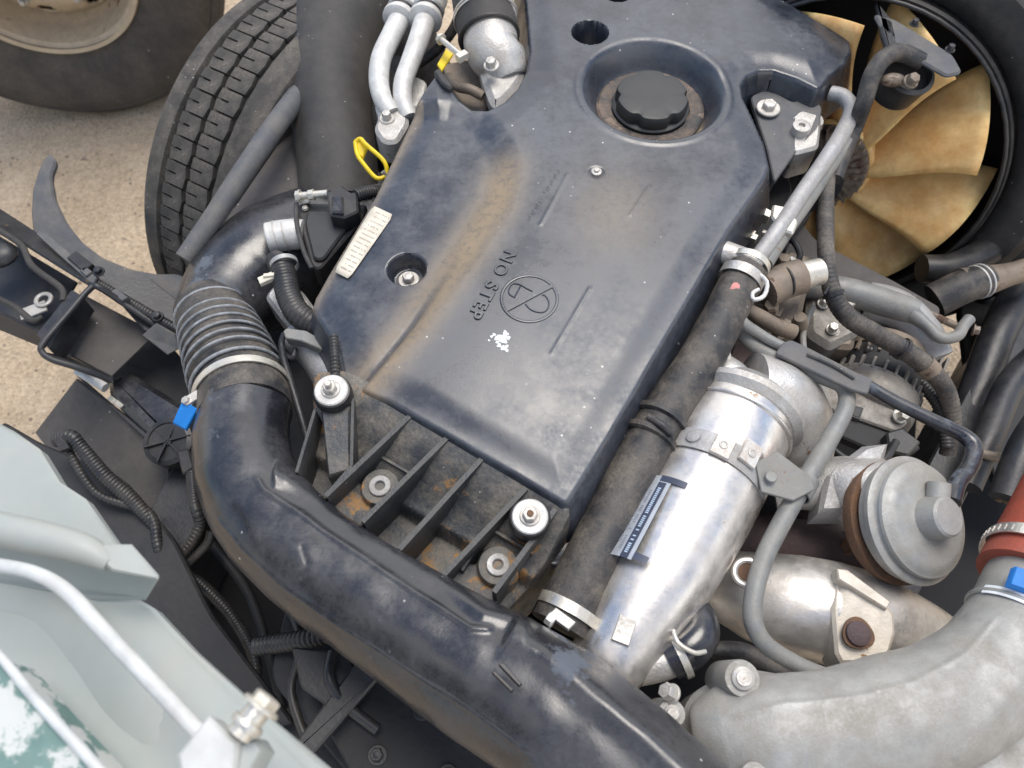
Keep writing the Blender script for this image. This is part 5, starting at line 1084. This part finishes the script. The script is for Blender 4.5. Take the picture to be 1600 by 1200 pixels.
# ================================================================ SMALL FITTINGS, WIRES AND CLIPS
def wire(name, pts, m, lab, cat='wire', rib=None, seg=12):
    P, R = T(pts); return tag(build(name, MB().tube(P, R, seg, rib=rib), m), lab, cat)
wire('alternator_wire', [(1400, 690, .73, 6), (1380, 720, .74, 6), (1345, 728, .73, 6), (1300, 700, .72, 6), (1280, 660, .71, 6)], 'blackp', 'thin black wire curling from the alternator plug')
wire('ribbed_conduit', [(1480, 700, .66, 10), (1470, 640, .68, 10), (1440, 600, .69, 10), (1400, 565, .70, 9), (1350, 545, .71, 9)], 'blackp', 'black ribbed conduit lying over the far side of the alternator', 'conduit', (.006, .0012))
wire('oil_return_pipe', [(1060, 1000, .72, 13), (1110, 950, .72, 13), (1150, 900, .72, 13), (1180, 850, .72, 13)], 'exhaust', 'dark pipe in the gap between cooler and heat shield', 'pipe')
wire('drain_tube', [(1180, 790, .74, 9), (1160, 840, .73, 9), (1130, 880, .73, 9)], 'hose', 'short black tube under the strap of the silver cooler', 'tube')
wire('fuel_line', [(1270, 480, .78, 5), (1255, 520, .79, 5), (1262, 570, .79, 5), (1290, 620, .78, 5), (1285, 680, .77, 5)], 'pipe', 'thin grey fuel line dropping beside the alternator', 'fuel line')
wire('brake_line', [(1170, 700, .70, 6), (1240, 760, .69, 6), (1310, 820, .69, 6)], 'bolt', 'thin metal line crossing above the exhaust casting', 'line')
wire('sensor_lead', [(405, 900, .60, 7), (450, 950, .62, 7), (470, 1010, .66, 7), (455, 1080, .66, 7), (480, 1160, .66, 8)], 'blackp', 'black sensor lead hanging below the big intake pipe', 'wire')
wire('ground_cable', [(300, 900, .50, 9), (360, 960, .52, 9), (400, 1040, .56, 9), (380, 1100, .58, 9)], 'blackp', 'black cable in the dark gap beside the cab sill', 'cable', (.007, .001))
wire('hydraulic_pipe', [(330, 850, .48, 8), (390, 930, .48, 8), (430, 1060, .50, 8), (460, 1200, .50, 8)], 'dark', 'dark hydraulic pipe running deep below the intake pipe', 'pipe')
wire('transfer_pipe', [(590, 1140, .70, 9), (540, 1100, .71, 9), (515, 1060, .72, 9), (520, 1020, .71, 9)], 'frame', 'dark bent pipe on top of the gearbox housing', 'pipe')
wire('vent_pipe', [(700, 120, .90, 7), (715, 135, .91, 8), (735, 140, .915, 8), (755, 150, .91, 8)], 'brown', 'small oily pipe inside the notch under the water outlet', 'pipe')
wire('hose_loop', [(630, 110, .80, 8), (660, 95, .82, 8), (690, 70, .84, 8), (715, 30, .86, 8), (720, -30, .88, 8)], 'hose', 'thin hose in the gap between white pipes and water outlet', 'hose')
t = thing('fuel_pump_body', 'oily grey pump body with ribs and union nuts beside the belt guard', 'pump', W(1300, 500, .6))
build('pump_body', MB().plate(OP([(1262, 455), (1300, 440), (1350, 470), (1345, 520), (1300, 545), (1262, 520)], .73, 12), (0, 0, -.12), .01), 'altm', t, noise=.003)
for x, y, z in ((1285, 475, .735), (1325, 480, .735), (1300, 515, .735), (1338, 505, .73)): build('union_nut', MB().hexb(W(x, y, z), (RS.uniform(-.2, .2), RS.uniform(-.3, .1), 1), .008, .012, 1.3), 'bolt', t)
for k in range(5):
    c_ = W(1470+k*1, 560+k*22, .60); build('cast_rib', MB().box(c_, AX*.03, LAT*.002, UZ*.012), 'altm', t)
for o in list(bpy.data.objects):
    if '_o' in o: del o['_o']
